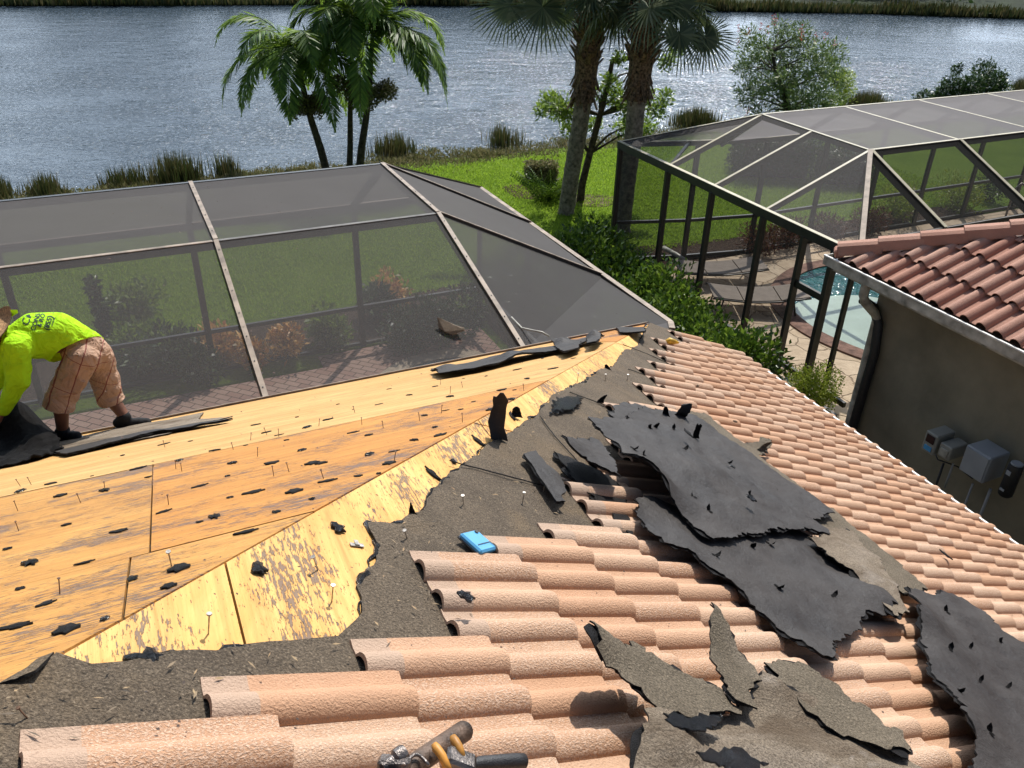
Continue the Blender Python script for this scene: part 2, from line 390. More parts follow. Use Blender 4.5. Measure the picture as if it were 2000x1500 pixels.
M['mulch'] = simple('brown_mulch', (.10, .065, .045), .95, .1, .5, 25, .03)
M['soil'] = simple('dark_soil', (.06, .05, .035), .95, .1, .4, 6, .02)
lawn_poly = shore + [(90, 30), (90, -30), (-90, -30), (-90, 20)]
lawn = gpoly(lawn_poly, 0, M['lawn'], 'lawn', th=.6)
# sloping bank at the water's edge
mbk = MB(); sh3 = [Vector((p[0], p[1], 0)) for p in shore]
for i in range(len(sh3)-1):
    a, b = sh3[i], sh3[i+1]; n_ = (b-a).cross(EZ).normalized()*-1
    if n_.y < 0: n_ = -n_
    mbk.add([a+Vector((0, 0, .003)), b+Vector((0, 0, .003)), b+n_*1.4-Vector((0, 0, .45)), a+n_*1.4-Vector((0, 0, .45))], [(0, 1, 2, 3)])
M['bank'] = simple('muddy_bank', (.13, .11, .06), .95, .1, .5, 5, .03)
tag(mbk.build('shore_bank', M['bank']), kind='structure')
# water
wt = N('lake_water', .05, .5); wt.color((.052, .076, .102)); wt.b.inputs['IOR'].default_value = 1.33
wp = wt.pos(); mpw = wt.new('ShaderNodeMapping'); wt.set(mpw.inputs[0], wp); mpw.inputs['Rotation'].default_value = (0, 0, radians(-20)); mpw.inputs['Scale'].default_value = (1, 1.7, 1)
h1 = wt.noise(mpw.outputs[0], 2.1, 3, .55, .5); h2 = wt.noise(mpw.outputs[0], 6.5, 3, .6); h3 = wt.noise(wp, .25, 2)
calm = wt.ramp(h3, [(.38, .55), (.62, 1.0)])
h4 = wt.noise(wp, 15, 2, .6); hh = wt.math('MULTIPLY', wt.math('ADD', wt.math('MULTIPLY', h1, .38), wt.math('ADD', wt.math('MULTIPLY', h2, .26), wt.math('MULTIPLY', h4, .10))), calm); hh = wt.math('ADD', hh, wt.math('MULTIPLY', wt.noise(mpw.outputs[0], .7, 2), .8)); far = wt.new('ShaderNodeSeparateXYZ'); wt.set(far.inputs[0], wp); fr_ = wt.new('ShaderNodeMapRange'); wt.set(fr_.inputs[0], far.outputs[1]); fr_.inputs[1].default_value = 36; fr_.inputs[2].default_value = 54; fr_.inputs[3].default_value = 1.0; fr_.inputs[4].default_value = .22
wt.bump(wt.math('MULTIPLY', hh, fr_.outputs[0]), .24, 1.0)
wt.rough(wt.ramp(wt.noise(wp, 7.5, 2, .6), [(.50, .045), (.66, .36)])); M['water'] = wt.m
mw = MB(); mw.add([(-500, 8, -.16), (500, 8, -.16), (500, 300, -.16), (-500, 300, -.16)], [(0, 1, 2, 3)]); tag(mw.build('lake', M['water']), kind='structure')
mw = MB(); mw.add([(-900, 5, -1.2), (900, 5, -1.2), (900, 1500, -1.2), (-900, 1500, -1.2)], [(0, 1, 2, 3)]); tag(mw.build('lake_bed', M['soil']), kind='structure')
fb = [(-160, 34), (-80, 50), (-55, 53), (-40, 54.5), (-31, 55), (-22, 57.5), (-12, 60.5), (-3, 62), (6, 62.5), (14, 63), (24, 64), (36, 63.5), (60, 62), (160, 60), (500, 90), (500, 900), (-500, 900), (-500, 60)]
M['far_grass'] = simple('far_bank_grass', (.02, .03, .01), .9, .1, .4, .3, .05)
gpoly(fb, .1, M['far_grass'], 'far_bank', th=1.0)

# ------------------------------------------------------------------ our house: roof decks, underlayment, tiles
house = empty('house', W(UP_, VP_, 0), 'house under re-roofing with bare plywood on one slope and tan barrel tiles on the other', 'house')
def clip(poly, a, b, c):   # keep a*x+b*y<=c
    out = []
    for i in range(len(poly)):
        p, q = poly[i], poly[(i+1) % len(poly)]; fp = a*p[0]+b*p[1]-c; fq = a*q[0]+b*q[1]-c
        if fp <= 0: out.append(p)
        if fp*fq < 0: t = fp/(fp-fq); out.append((p[0]+(q[0]-p[0])*t, p[1]+(q[1]-p[1])*t))
    return out
G = .003
def deck(u0, u1, v0, v1, side, mat):
    P = [(u0+G, v0+G), (u1-G, v0+G), (u1-G, v1-G), (u0+G, v1-G)]
    # hip: u-v = UP_-VP_ ; left plane where u-v < UP_-VP_
    k = UP_-VP_
    P = clip(P, 1, -1, k-.006) if side == 'L' else clip(P, -1, 1, -k-.006)
    if len(P) < 3: return
    mb = MB(); f = LP if side == 'L' else RP; n = NL if side == 'L' else NR
    off = random.uniform(-.0015, .0015)
    mb.poly([f(u, v, off) for u, v in P], n, .015); return mb.build('plywood_sheet', mat, house)
vr1, vr2 = 3.73, 2.03
for a, b, m in ((-7.2, -4.3, 'wood_pale'), (-4.3, -1.4, 'wood_pale'), (-1.4, 2.0, 'wood_pale'), (2.0, 3.35, 'wood_pale'), (3.35, 4.4, 'wood_orange')): deck(a, b, vr1, VP_, 'L', M[m])
for a, b, m in ((-7.2, -3.5, 'wood_tan'), (-3.5, -.13, 'wood_tan'), (-.13, 3.3, 'wood_orange')): deck(a, b, vr2, vr1, 'L', M[m])
for a, b in ((-7.2, -3.6), (-3.6, -.18), (-.18, 2.2)): deck(a, b, .2, vr2, 'L', M['wood_tan'])
for a, b in ((.05, 1.25), (1.25, 2.47), (2.47, 3.7), (3.7, 5.28)):
    for c, d in ((-1.3, 1.15), (1.15, 2.9), (2.9, 5.0), (5.0, VP_)): deck(a, b, c, d, 'R', M['wood_right'])
for a, b in ((-1.2, .05), (-2.4, -1.2)):
    for c, d in ((-3.3, -1.3), (-1.3, 1.9)): deck(a, b, c, d, 'R', M['wood_right'])
for v0_, v1_ in ((-6, -3.3), (-3.3, .2)): deck(-7.2, -2.2, v0_, v1_, 'L', M['wood_tan'])
# walls, soffits and fascia under the eaves
mb = MB()
mb.poly([W(-7.0, VP_-.6, 0), W(4.3, VP_-.6, 0), W(4.3, VP_-.6, 2.72), W(-7.0, VP_-.6, 2.72)], E2, .2)
mb.poly([W(4.7, VP_-.62, 0), W(4.7, -8, 0), W(4.7, -8, 2.3), W(4.7, VP_-.62, 2.3)], E1, .2); mb.build('wall', M['stucco_own'], house)
mb = MB(); mb.beam(W(-7.1, VP_+.02, 2.80), W(UP_, VP_+.02, 2.80), .025, .17); mb.beam(RP(UP_, VP_+.0, -.10), RP(5.28, VP_, -.10), .025, .16); mb.beam(W(5.30, VP_, 2.38), W(5.30, -7.5, 2.38), .025, .16); mb.build('fascia', M['white_paint'], house)
mb = MB()
for h, q in ((0, .12),):
    a, b = W(5.46, VP_-.6, 2.395), W(5.46, -7.5, 2.395)
    mb.beam(a, b, .006, .11); mb.beam(a-EZ*.055-E1*.07, b-EZ*.055-E1*.07, .14, .006); mb.beam(a+EZ*.055+E1*.008, b+EZ*.055+E1*.008, .018, .012)
mb.build('gutter', M['white_paint'], house)
mb = MB(); mb.beam(LP(-7.1, VP_+.03, .012), LP(UP_+.0, VP_+.03, .012), .05, .012, NL); mb.beam(LP(-7.1, VP_+.05, -.03), LP(UP_, VP_+.05, -.03), .006, .07, NL)
mb.build('drip_edge', M['alu_top'], house)
# underlayment on the tiled slope, torn along the hip side
edge_px = [(1262, 634), (1258, 650), (1252, 662), (1245, 676), (1213, 690), (1196, 718), (1171, 725), (1140, 746), (1101, 763), (1075, 777), (1052, 809), (1030, 822), (1010, 837), (990, 850), (972, 861), (947, 875), (910, 905), (874, 931), (853, 952), (832, 977), (825, 1001), (804, 1010), (800, 990), (790, 1015), (772, 1027), (716, 1024), (734, 1069), (725, 1108), (709, 1132), (702, 1171), (702, 1202), (678, 1230), (657, 1248), (609, 1255), (525, 1262), (462, 1265), (420, 1279), (336, 1279), (283, 1290), (245, 1297), (175, 1307), (122, 1291)]
er = [onR(x, y) for x, y in edge_px]
k = UP_-VP_
q = er[-1]; hipq = (q[0]*.5+(q[1]+k)*.5, q[0]*.5+(q[1]+k)*.5-k)
polyR = [(5.28, VP_)] + [(UP_, VP_)] + er[1:-1] + [hipq, (-2.4, -2.4-k), (-2.4, -4), (5.28, -4)]
mb = MB(); sheet(mb, polyR, lambda u, v: .004+.012*max(0, fbm(u*3, v*3))+.004*fbm(u*14, v*14), lambda u, v, h: RP(u, v, h), step=.07, jag=.016, th=.006)
mb.build('underlayment', [M['underlay'], M['felt_edge']], house, smooth=True, split=50)
el = [onL(x, y) for x, y in [(122, 1291), (95, 1296), (72, 1320), (40, 1331), (0, 1345), (-60, 1365), (-200, 1400)]]
polyL = [hipq] + el[1:] + [(-3.0, el[-1][1]-.3), (-3.0, -3.0-k), ]
mb = MB(); sheet(mb, polyL, lambda u, v: .004+.01*max(0, fbm(u*3, v*3)), lambda u, v, h: LP(u, v, h), step=.06, jag=.014, th=.006)
mb.build('underlayment', [M['underlay'], M['felt_edge']], house, smooth=True, split=50)
# strip of old felt still on the eave beside the worker
sp = [onL(x, y) for x, y in [(398, 808), (330, 822), (230, 838), (120, 865), (0, 893), (-250, 950), (-250, 985), (0, 915), (120, 885), (240, 868), (330, 850), (400, 828), (455, 817), (390, 822)]]
mb = MB(); sheet(mb, sp, lambda u, v: .004+.01*abs(fbm(u*6, v*6)), lambda u, v, h: LP(u, v, h), step=.06, jag=.014, th=.006)
mb.build('eave_felt', [M['granule_grey'], M['felt_edge']], house, smooth=True, split=50)

# lap lines of the underlayment
for pxl in ([(1710, 0)], [(874, 898), (900, 906), (1060, 948), (1100, 962)], [(1052, 812), (1080, 850), (1130, 905)], [(1110, 765), (1180, 790), (1240, 800)], [(1215, 672), (1262, 690), (1310, 712)], [(1225, 720), (1270, 735)]):
    if len(pxl) < 2: continue
    pp_ = dense([onR(x, y, .02) for x, y in pxl], .03, .006, 2, False); mb = MB(); mb.tube([RP(p.x, p.y, .019) for p in pp_], .0028, 5); mb.build('lap_line', M['felt_edge'], house)
# thick black tar bead along the torn edge
for i in range(len(er)-1):
    if i % 9 in (3, 4): continue
    a, b = Vector(er[i]), Vector(er[i+1]); L = (b-a).length
    if L < .01: continue
    k = max(2, int(L/.02)); pts = []; rs_ = []
    for j in range(k+1):
        p = a.lerp(b, j/k); nn = Vector((-(b-a).y, (b-a).x)).normalized(); o = .018*fbm(p.x*26, p.y*22, 3); pts.append(RP(p.x+nn.x*o, p.y+nn.y*o, .004)); rs_.append(max(.0015, .005+.012*fbm(p.x*16, p.y*16, 8)))
    mb = MB(); mb.tube(pts, rs_, 7); mb.build('tar_bead', M['tar'], house, smooth=True)
# barrel tiles: one shell per tile, laid in courses
PV, PU = .13, .285
heads = {0: -.33, 1: -.03, 2: .25, 3: .52, 4: .52, 5: .54, 6: .82, 7: 1.08, 8: 1.35, 9: 1.34, 10: 1.37, 11: 1.66, 12: 1.66, 13: 1.95, 14: 1.95, 15: 2.2, 16: 2.2, 17: 2.2, 18: 2.39, 19: 2.45, 20: 2.73, 21: 2.95, 22: 2.95, 23: 3.0, 24: 3.25, 25: 3.25, 26: 3.29, 27: 3.55, 28: 3.83, 29: 3.83, 30: 3.83, 31: 4.1, 32: 4.1, 33: 4.1, 34: 4.4, 35: 4.41, 36: 4.41, 37: 4.41}
def tile(mb, place, s0, w0, L, pw, tone, speck, lapped, hb=.031, ns=3, lift=.030, mi=0, mo=1, th=.012, tw=0.):
    NW = 11; vs = []; fs = []
    def prof(x):
        x = x/.68
        return hb*sin(pi*min(1, x))**.62 if x < 1 else -.002*sin(pi*(x-1)/.43)
    segs = [0] + ([.085/L] if lapped else []) + [.35, .7, .96, 1.0]; segs = sorted(segs); n = len(segs)
    for side in (0, 1):
        for t in segs:
            lz = .006 + lift*t - side*th; end = .004 if t > .99 and side == 0 else 0
            for j in range(NW):
                x = (j/8*.68 if j < 9 else .68 + (j-8)*.19); vs.append(place(s0+t*L, w0+pw*(x)+tw*t, prof(min(1.04, x))*(1+.03*t)+lz-end))
    def I(side, a, j): return (side*n+a)*NW+j
    topf = []; rest = []
    lapc = []
    for a in range(n-1):
        for j in range(NW-1):
            topf.append((I(0, a, j), I(0, a+1, j), I(0, a+1, j+1), I(0, a, j+1))); lapc.append((tone, speck*(0 if (lapped and a == 0) else 1), 1.0 if (lapped and a == 0) else 0.))
            rest.append((I(1, a, j), I(1, a, j+1), I(1, a+1, j+1), I(1, a+1, j)))
    k0 = len(mb.v); mb.v += [tuple(x) for x in vs]
    mb.f += [tuple(i+k0 for i in f) for f in topf]; mb.m += [mi]*len(topf); mb.c += [(c[0], c[1], c[2], 1) for c in lapc]
    for a in (0, n-1):
        for j in range(NW-1):
            f = (I(0, a, j), I(0, a, j+1), I(1, a, j+1), I(1, a, j)); rest.append(f if a == 0 else tuple(reversed(f)))
            if a == n-1: topf.append(None)
    for a in range(n-1):
        rest.append((I(0, a, 0), I(1, a, 0), I(1, a+1, 0), I(0, a+1, 0))); rest.append((I(0, a, NW-1), I(0, a+1, NW-1), I(1, a+1, NW-1), I(1, a, NW-1)))
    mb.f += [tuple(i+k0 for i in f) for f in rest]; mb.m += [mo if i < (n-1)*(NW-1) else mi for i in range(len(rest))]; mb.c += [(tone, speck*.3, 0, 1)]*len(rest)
mbt = MB(); rt = random.Random(3)
for kk in range(-30, 38):
    v0 = 1.14 - .02 + PV*(kk-.45); hd = heads.get(kk, -.62 if kk > -4 else -.62-.28*int((-kk-3)/2))
    m0 = round((hd+.355-.63)/PU); first = True; u = .63+PU*m0
    while u < 5.49:
        tn = rt.choice((0, .15, .3, .9, 1, .5)) ; spk = rt.choice((0, .15, .3, .9, 1.0, 1.0))
        j = rt.uniform(-.004, .004)
        tile(mbt, lambda s_, w_, h_: RP(s_, w_, h_+.012), u-.355+j-(.05 if first and kk in (0, 1) else 0), v0+rt.uniform(-.002, .002), .355+(.05 if first and kk in (0, 1) else 0), PV, tn, spk, first, tw=rt.uniform(-.003, .003))
        first = False; u += PU
mbt.build('barrel_tiles', [M['tile'], M['tile_in']], house, smooth=True, split=42)

# ------------------------------------------------------------------ our screened pool cage
def quadpanel(par, pts, mat, name='screen_panel'):
    mb = MB(); mb.add(pts, [tuple(range(len(pts)))]); return mb.build(name, mat, par)
def cagebeam(par, a, b, w_=.05, h=.10, top='alu_top', name='beam', up=EZ):
    a, b = Vector(a), Vector(b)
    mb = MB(); mb.beam(a, b, w_, h, up, 0)
    d = (b-a).normalized(); x = d.cross(up).normalized(); y = x.cross(d)
    if y.z < 0: y = -y
    if top: mb.beam(a+y*(h/2+.004), b+y*(h/2+.004), w_*1.04, .008, up, 1)
    o = mb.build(name, [M['alu_bronze'], M[top or 'alu_top']], par); return o
cage = empty('pool_cage', W(.7, 9, 0), 'bronze framed screen enclosure with grey mesh over our patio, joined to the stripped eave', 'screen enclosure')
ZT, VF, VN, VW = 3.4, 10.45, 8.4, 12.09
raf = [-6.45, -4.05, -1.65, .73, 3.08]
for u in raf:
    P_ = [W(u, VP_+.06, 2.80), W(u, VN, ZT), W(u, VF, ZT), W(u, VW, 2.37)]
    for i in range(3): cagebeam(cage, P_[i], P_[i+1], .044, .12, name='rafter')
    cagebeam(cage, W(u, VW, 0), W(u, VW, 2.35), .05, .09, None, 'post', up=E1)
cagebeam(cage, W(-9, VN, ZT), W(.73, VN, ZT), .045, .08, name='purlin'); cagebeam(cage, W(.73, VN, ZT), W(3.08, VN, ZT), .045, .08, 'cap_grey', name='purlin'); cagebeam(cage, W(-9, VF, ZT), W(3.08, VF, ZT), .05, .09, 'alu_bronze', name='purlin')
cagebeam(cage, W(-9, VW, 2.35), W(5.15, VW, 2.35), .05, .10, name='wall_top_rail'); cagebeam(cage, W(-9, VW, .70), W(5.15, VW, .70), .05, .06, None, name='chair_rail')
cagebeam(cage, W(-9, VW, .05), W(5.15, VW, .05), .05, .05, None, name='sill_rail')
UR, ZR = 5.15, 2.40
cagebeam(cage, W(UR, VW, ZR), W(UR-.02, 6.72, ZR+.06), .06, .09, name='side_rail')
cagebeam(cage, W(UR-.02, 6.72, ZR+.06), W(4.72, 6.14, 2.72), .06, .09, name='side_rail')
for v, z in ((VF, ZT), (VN, ZT)): cagebeam(cage, W(3.08, v, z+.045), W(UR, v-.2, ZR+.06), .03, .04, name='purlin')
cagebeam(cage, W(3.08, VF, ZT), W(UR, VW, ZR), .05, .10, name='hip_rafter')
for v in (VW, 10.3, 8.5, 6.9): cagebeam(cage, W(UR, v, 0), W(UR, v, ZR-.03), .05, .07, None, 'post', up=E1)
cagebeam(cage, W(UR, VW, .7), W(UR, 6.9, .7), .05, .06, None, 'chair_rail')
rs = [-9] + raf[1:] if False else [-9, -6.45, -4.05, -1.65, .73, 3.08]
for a, b in zip(rs, rs[1:]):
    quadpanel(cage, [W(a, VP_+.06, 2.84), W(b, VP_+.06, 2.84), W(b, VN, ZT+.045), W(a, VN, ZT+.045)], M['screen'])
    quadpanel(cage, [W(a, VN, ZT+.045), W(b, VN, ZT+.045), W(b, VF, ZT+.045), W(a, VF, ZT+.045)], M['screen'])
    quadpanel(cage, [W(a, VF, ZT+.045), W(b, VF, ZT+.045), W(b, VW, 2.41), W(a, VW, 2.41)], M['screen'])
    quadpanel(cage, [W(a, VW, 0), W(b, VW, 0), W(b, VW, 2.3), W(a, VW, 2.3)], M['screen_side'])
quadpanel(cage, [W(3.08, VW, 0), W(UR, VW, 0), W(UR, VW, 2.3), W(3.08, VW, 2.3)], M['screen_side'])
quadpanel(cage, [W(3.08, VF, ZT+.045), W(3.08, VN, ZT+.045), W(UR, VN-.2, ZR+.05), W(UR, VF-.2, ZR+.05)], M['screen'])
quadpanel(cage, [W(3.08, VF, ZT+.045), W(UR, VF-.2, ZR+.05), W(UR, VW, ZR+.04)], M['screen'])
quadpanel(cage, [W(3.08, VF, ZT+.045), W(UR, VW, ZR+.04), W(3.08, VW, 2.41)], M['screen'])
quadpanel(cage, [W(3.08, VN, ZT+.045), W(3.08, VP_+.06, 2.84), W(4.72, 6.14, 2.76), W(UR, 6.72, ZR+.1), W(UR, VN-.2, ZR+.05)], M['screen'])
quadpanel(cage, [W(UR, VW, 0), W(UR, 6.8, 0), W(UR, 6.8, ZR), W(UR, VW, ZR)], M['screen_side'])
# dark screw heads on the light rafter caps
first = None
for u in (.73, 3.08):
    for a, b, k in ((W(u, VP_+.06, 2.80), W(u, VN, ZT), 7), (W(u, VN, ZT), W(u, VF, ZT), 4)):
        d = (b-a).normalized(); y = E1.cross(d); y = y if y.z > 0 else -y
        for i in range(k):
            p = a + (b-a)*((i+.45)/k) + y*.071
            if first is None:
                mb = MB(); mb.tube([p-y*.003, p+y*.004], .006, 6); first = mb.build('screw_head', M['black_plastic'], cage); p0 = p
            else:
                c_ = first.copy(); COL.objects.link(c_); c_.parent = cage; c_.location = p - p0

# ------------------------------------------------------------------ our patio, pool and planting bed
pv = N('brick_pavers', .85, .2); fr = pv.frame((1, 1, 1))
br = pv.new('ShaderNodeTexBrick'); mp = pv.new('ShaderNodeMapping'); pv.set(mp.inputs[0], fr); mp.inputs['Rotation'].default_value = (0, 0, radians(45)); pv.set(br.inputs[0], mp.outputs[0])
br.inputs['Scale'].default_value = 1; br.inputs['Brick Width'].default_value = .24; br.inputs['Row Height'].default_value = .12; br.inputs['Mortar Size'].default_value = .008
br.inputs['Color1'].default_value = (.40, .24, .19, 1); br.inputs['Color2'].default_value = (.50, .34, .27, 1); br.inputs['Mortar'].default_value = (.10, .07, .055, 1)
pv.color(pv.mix(pv.ramp(pv.noise(pv.pos(), 6, 4), [(.3, .25), (.7, 0)]), br.outputs[0], (.2, .13, .1))); M['paver'] = pv.m
def plate(pts, z, mat, name, th=.03, kind='structure'):
    mb = MB(); mb.poly([W(u, v, z) for u, v in pts], EZ, th); o = mb.build(name, mat); o['kind'] = kind; return o
pool_our = [(2.9, 8.2), (2.75, 9.6), (2.9, 10.4), (3.5, 11.0), (4.3, 11.05), (4.7, 10.6), (4.8, 9.4), (4.75, 8.2), (4.7, 6.6), (3.0, 6.6)]
plate([(-9, 5.8), (5.1, 5.8), (5.1, 11.95), (2.3, 11.95), (2.3, 11.55), (-9, 11.55)], .035, M['paver'], 'brick_patio', .03)
M['coping'] = simple('beige_coping', (.52, .42, .31), .8, .2, .15, 12, .004)
def ring(pts, z, wd, mat, name, par, th=.05):
    c = Vector((sum(p[0] for p in pts)/len(pts), sum(p[1] for p in pts)/len(pts))); mb = MB(); n = len(pts)
    for i in range(n):
        a, b = Vector(pts[i]), Vector(pts[(i+1) % n]); oa = a+(a-c).normalized()*wd; ob = b+(b-c).normalized()*wd
        mb.add([W(a.x, a.y, z), W(b.x, b.y, z), W(ob.x, ob.y, z), W(oa.x, oa.y, z), W(a.x, a.y, z-th), W(b.x, b.y, z-th), W(ob.x, ob.y, z-th), W(oa.x, oa.y, z-th)], [(0, 1, 2, 3), (0, 4, 5, 1), (2, 6, 7, 3)])
    return mb.build(name, mat, par)
def smoothloop(pts, k=6):
    n = len(pts); out = []
    for i in range(n):
        p0, p1, p2, p3 = [Vector(pts[(i+j-1) % n]) for j in range(4)]
        for t in range(k):
            t = t/k; out.append(tuple(.5*((2*p1) + (-p0+p2)*t + (2*p0-5*p1+4*p2-p3)*t*t + (-p0+3*p1-3*p2+p3)*t**3)))
    return out
pw_ = N('pool_water', .04, .5); pw_.color((.03, .10, .12)); pw_.b.inputs['IOR'].default_value = 1.33; pw_.bump(pw_.noise(pw_.pos(), 5, 3), .05)
M['pool_water_dark'] = pw_.m
pw_ = N('pool_water_turquoise', .05, .5); pw_.color(pw_.mix(pw_.ramp(pw_.noise(pw_.pos(), 4, 3, .5, .6), [(.35, 0), (.65, 1)]), (.005, .065, .068), (.014, .11, .105))); pw_.b.inputs['IOR'].default_value = 1.33; pw_.bump(pw_.noise(pw_.pos(), 6, 3), .06)
M['pool_water'] = pw_.m
M['pool_shelf'] = simple('pale_pool_shelf', (.33, .42, .34), .25, .5, .06, 2, .004)
po = empty('swimming_pool', W(3.7, 9.5, 0), 'dark swimming pool with beige coping seen through the grey mesh below the eave', 'swimming pool')
lo = smoothloop(pool_our); ring(lo, .062, .28, M['coping'], 'coping', po); mb = MB(); mb.add([W(a, b, .045) for a, b in lo], [tuple(range(len(lo)))]); mb.build('pool_water', M['pool_water_dark'], po)
plate([(-9, 12.2), (6.6, 12.2), (6.9, 13.2), (5.6, 13.9), (3, 13.6), (0, 13.4), (-9, 13.6)], .004, M['mulch'], 'planting_bed', .004)
plate([(5.2, 6.0), (8.6, 6.0), (8.7, 9.0), (8.7, 14.6), (7.6, 14.9), (6.6, 13.6), (5.3, 12.1)], .008, M['mulch'], 'hedge_bed', .004)
plate([(8.9, 13.0), (12.5, 13.0), (19, 13.0), (19, 13.9), (12.0, 14.0), (9.8, 14.3), (8.9, 14.3)], .006, M['mulch'], 'far_planting_bed', .004)
plate([(5.0, -8), (8.4, -8), (8.4, 6.0), (5.0, 6.0)], .004, M['soil'], 'side_yard', .004)

# ------------------------------------------------------------------ neighbour's deck, pool and cage
fl = N('stamped_concrete', .8, .25); fr = fl.frame((1, 1, 1)); vo = fl.new('ShaderNodeTexVoronoi', feature='DISTANCE_TO_EDGE'); fl.set(vo.inputs['Vector'], fl.mix(.12, fr, fl.noise(fr, 3, 3, out=1))); vo.inputs['Scale'].default_value = 2.3
v2 = fl.new('ShaderNodeTexVoronoi'); fl.set(v2.inputs['Vector'], fl.mix(.12, fr, fl.noise(fr, 3, 3, out=1))); v2.inputs['Scale'].default_value = 2.3
sc_ = fl.new('ShaderNodeSeparateColor'); fl.nt.links.new(v2.outputs['Color'], sc_.inputs[0])
c = fl.mix(sc_.outputs[0], (.56, .43, .29), (.66, .53, .38)); c = fl.mix(fl.ramp(fl.noise(fl.pos(), 5, 4), [(.4, 0), (.75, .5)]), c, (.33, .24, .16))
j = fl.ramp(vo.outputs['Distance'], [(.0, 1), (.028, 0)]); c = fl.mix(fl.math('MULTIPLY', j, .75), c, (.17, .11, .07)); fl.color(c); fl.bump(fl.math('SUBTRACT', fl.noise(fl.pos(), 18, 4), j), .015); M['deck'] = fl.m
NV = 13.1
plate([(8.5, 7.1), (24, 7.1), (24, 13.05), (9.9, 13.05), (8.9, 12.0), (8.75, 9.9)], .02, M['deck'], 'pool_deck', .02)
plate([(8.3, 6.7), (8.95, 6.7), (8.95, 7.1), (8.5, 7.1), (8.75, 9.9), (8.5, 9.9), (7.9, 7.6)], .016, M['deck'], 'side_path', .012)
pts = [(10.6, 9.15), (10.55, 9.9), (10.85, 10.8), (11.6, 11.5), (12.6, 11.85), (14.0, 11.7), (16.5, 11.2), (19, 11.2), (20.5, 10), (20, 8.4), (16, 8.0), (13.2, 7.7), (11.6, 7.9), (10.9, 8.4)]
lo = smoothloop(pts); po2 = empty('swimming_pool', W(13, 10, 0), "neighbour's turquoise pool with pale shallow shelf and brown brick coping", 'swimming pool')
M['brick_cope'] = simple('brown_brick_coping', (.24, .14, .105), .8, .2, .25, 9, .006)
ring(lo, .05, .33, M['brick_cope'], 'coping', po2, .03)
mb = MB(); mb.add([W(a, b, .030) for a, b in lo], [tuple(range(len(lo)))]); mb.build('pool_water', M['pool_water'], po2)
sh_ = [(10.6, 9.15), (10.55, 9.9), (10.8, 10.55), (11.4, 10.7), (12.3, 10.5), (12.9, 9.8), (13.0, 8.8), (12.8, 7.95), (11.6, 7.95), (10.9, 8.4)]
ls = smoothloop(sh_); mb = MB(); mb.add([W(a, b, .036) for a, b in ls], [tuple(range(len(ls)))]); mb.build('pool_shelf', M['pool_shelf'], po2)
nc = empty('pool_cage', W(8.8, 10, 0), "neighbour's black framed screen enclosure with cream beam caps and pale grey mesh roof", 'screen enclosure')
UC, ZC, ZA, VA, VB, VD = 8.75, 2.4, 3.14, 9.52, 12.09, 7.95
def nb(a, b, w_=.05, h=.10, top='alu_cream', name='beam', up=EZ): return cagebeam(nc, a, b, w_, h, top, name, up)
nb(W(UC, 13.78, ZC), W(UC, VD, ZC), .07, .13, name='side_rail'); nb(W(UC, VD, ZC), W(24, VD, ZC), .04, .08, 'cap_grey', name='side_rail')
nb(W(UC, 13.78, .05), W(UC, 7.3, .05), .05, .06, None, 'sill_rail'); nb(W(UC, 10.0, .30), W(UC, 7.2, .30), .05, .08, None, 'kick_rail')
for v in (13.7, 12.09, 10.81, 9.52, 8.62): nb(W(UC, v, 0), W(UC, v, ZC-.05), .06, .10, None, 'post', E1)
nb(W(UC, 8.0, 0), W(UC, 8.0, ZC-.05), .07, .12, None, 'post', E1); nb(W(UC, 7.62, 0), W(UC, 7.62, ZC-.05), .05, .07, None, 'post', E1)
nb(W(UC, 8.62, 1.62), W(UC, 8.0, 1.62), .05, .10, None, 'door_rail')
wl = [(UC, 13.78), (10.3, 13.35), (11.8, NV), (13.4, NV), (15.0, NV), (16.6, NV), (18.2, NV), (20, NV), (24, NV)]
for (a, b), (c_, d) in zip(wl, wl[1:]):
    nb(W(a, b, ZC), W(c_, d, ZC), .05, .09, name='wall_top_rail'); nb(W(a, b, .84), W(c_, d, .84), .05, .06, None, 'chair_rail'); nb(W(a, b, .06), W(c_, d, .06), .05, .07, None, 'sill_rail')
    nb(W(c_, d, 0), W(c_, d, ZC-.05), .06, .10, None, 'post', E1)
    quadpanel(nc, [W(a, b, 0), W(c_, d, 0), W(c_, d, ZC), W(a, b, ZC)], M['screen_side'])
us = [10.65, 12.60, 14.50, 16.45, 18.4, 20.4]
for i, u in enumerate(us):
    nb(W(u, VA, ZA), W(u, VB, ZA), .05, .09, name='rafter'); nb(W(u, VB, ZA), W(u, NV, ZC), .05, .09, name='rafter')
    nb(W(u, VA, ZA), W(u+.1, VD, ZC), .06, .13, name='rafter')
nb(W(10.65, VA, ZA), W(9.15, VD, ZC), .07, .13, 'alu_top', 'hip_rafter'); nb(W(10.65, VB, ZA), W(UC, 13.78, ZC), .05, .10, 'alu_cream', 'hip_rafter')
nb(W(10.65, VA, ZA), W(24, VA, ZA), .05, .10, name='purlin'); nb(W(10.65, VB, ZA), W(24, VB, ZA), .05, .10, name='purlin')
for v in (VB, 10.81, VA): nb(W(10.65, v, ZA), W(UC, v, ZC), .045, .09, name='purlin')
nb(W(UC, 12.09, ZC), W(10.1, 13.4, ZC), .05, .05, None, 'brace')
S2 = M['screen_pale']; dz = .05
us2 = us + [24]
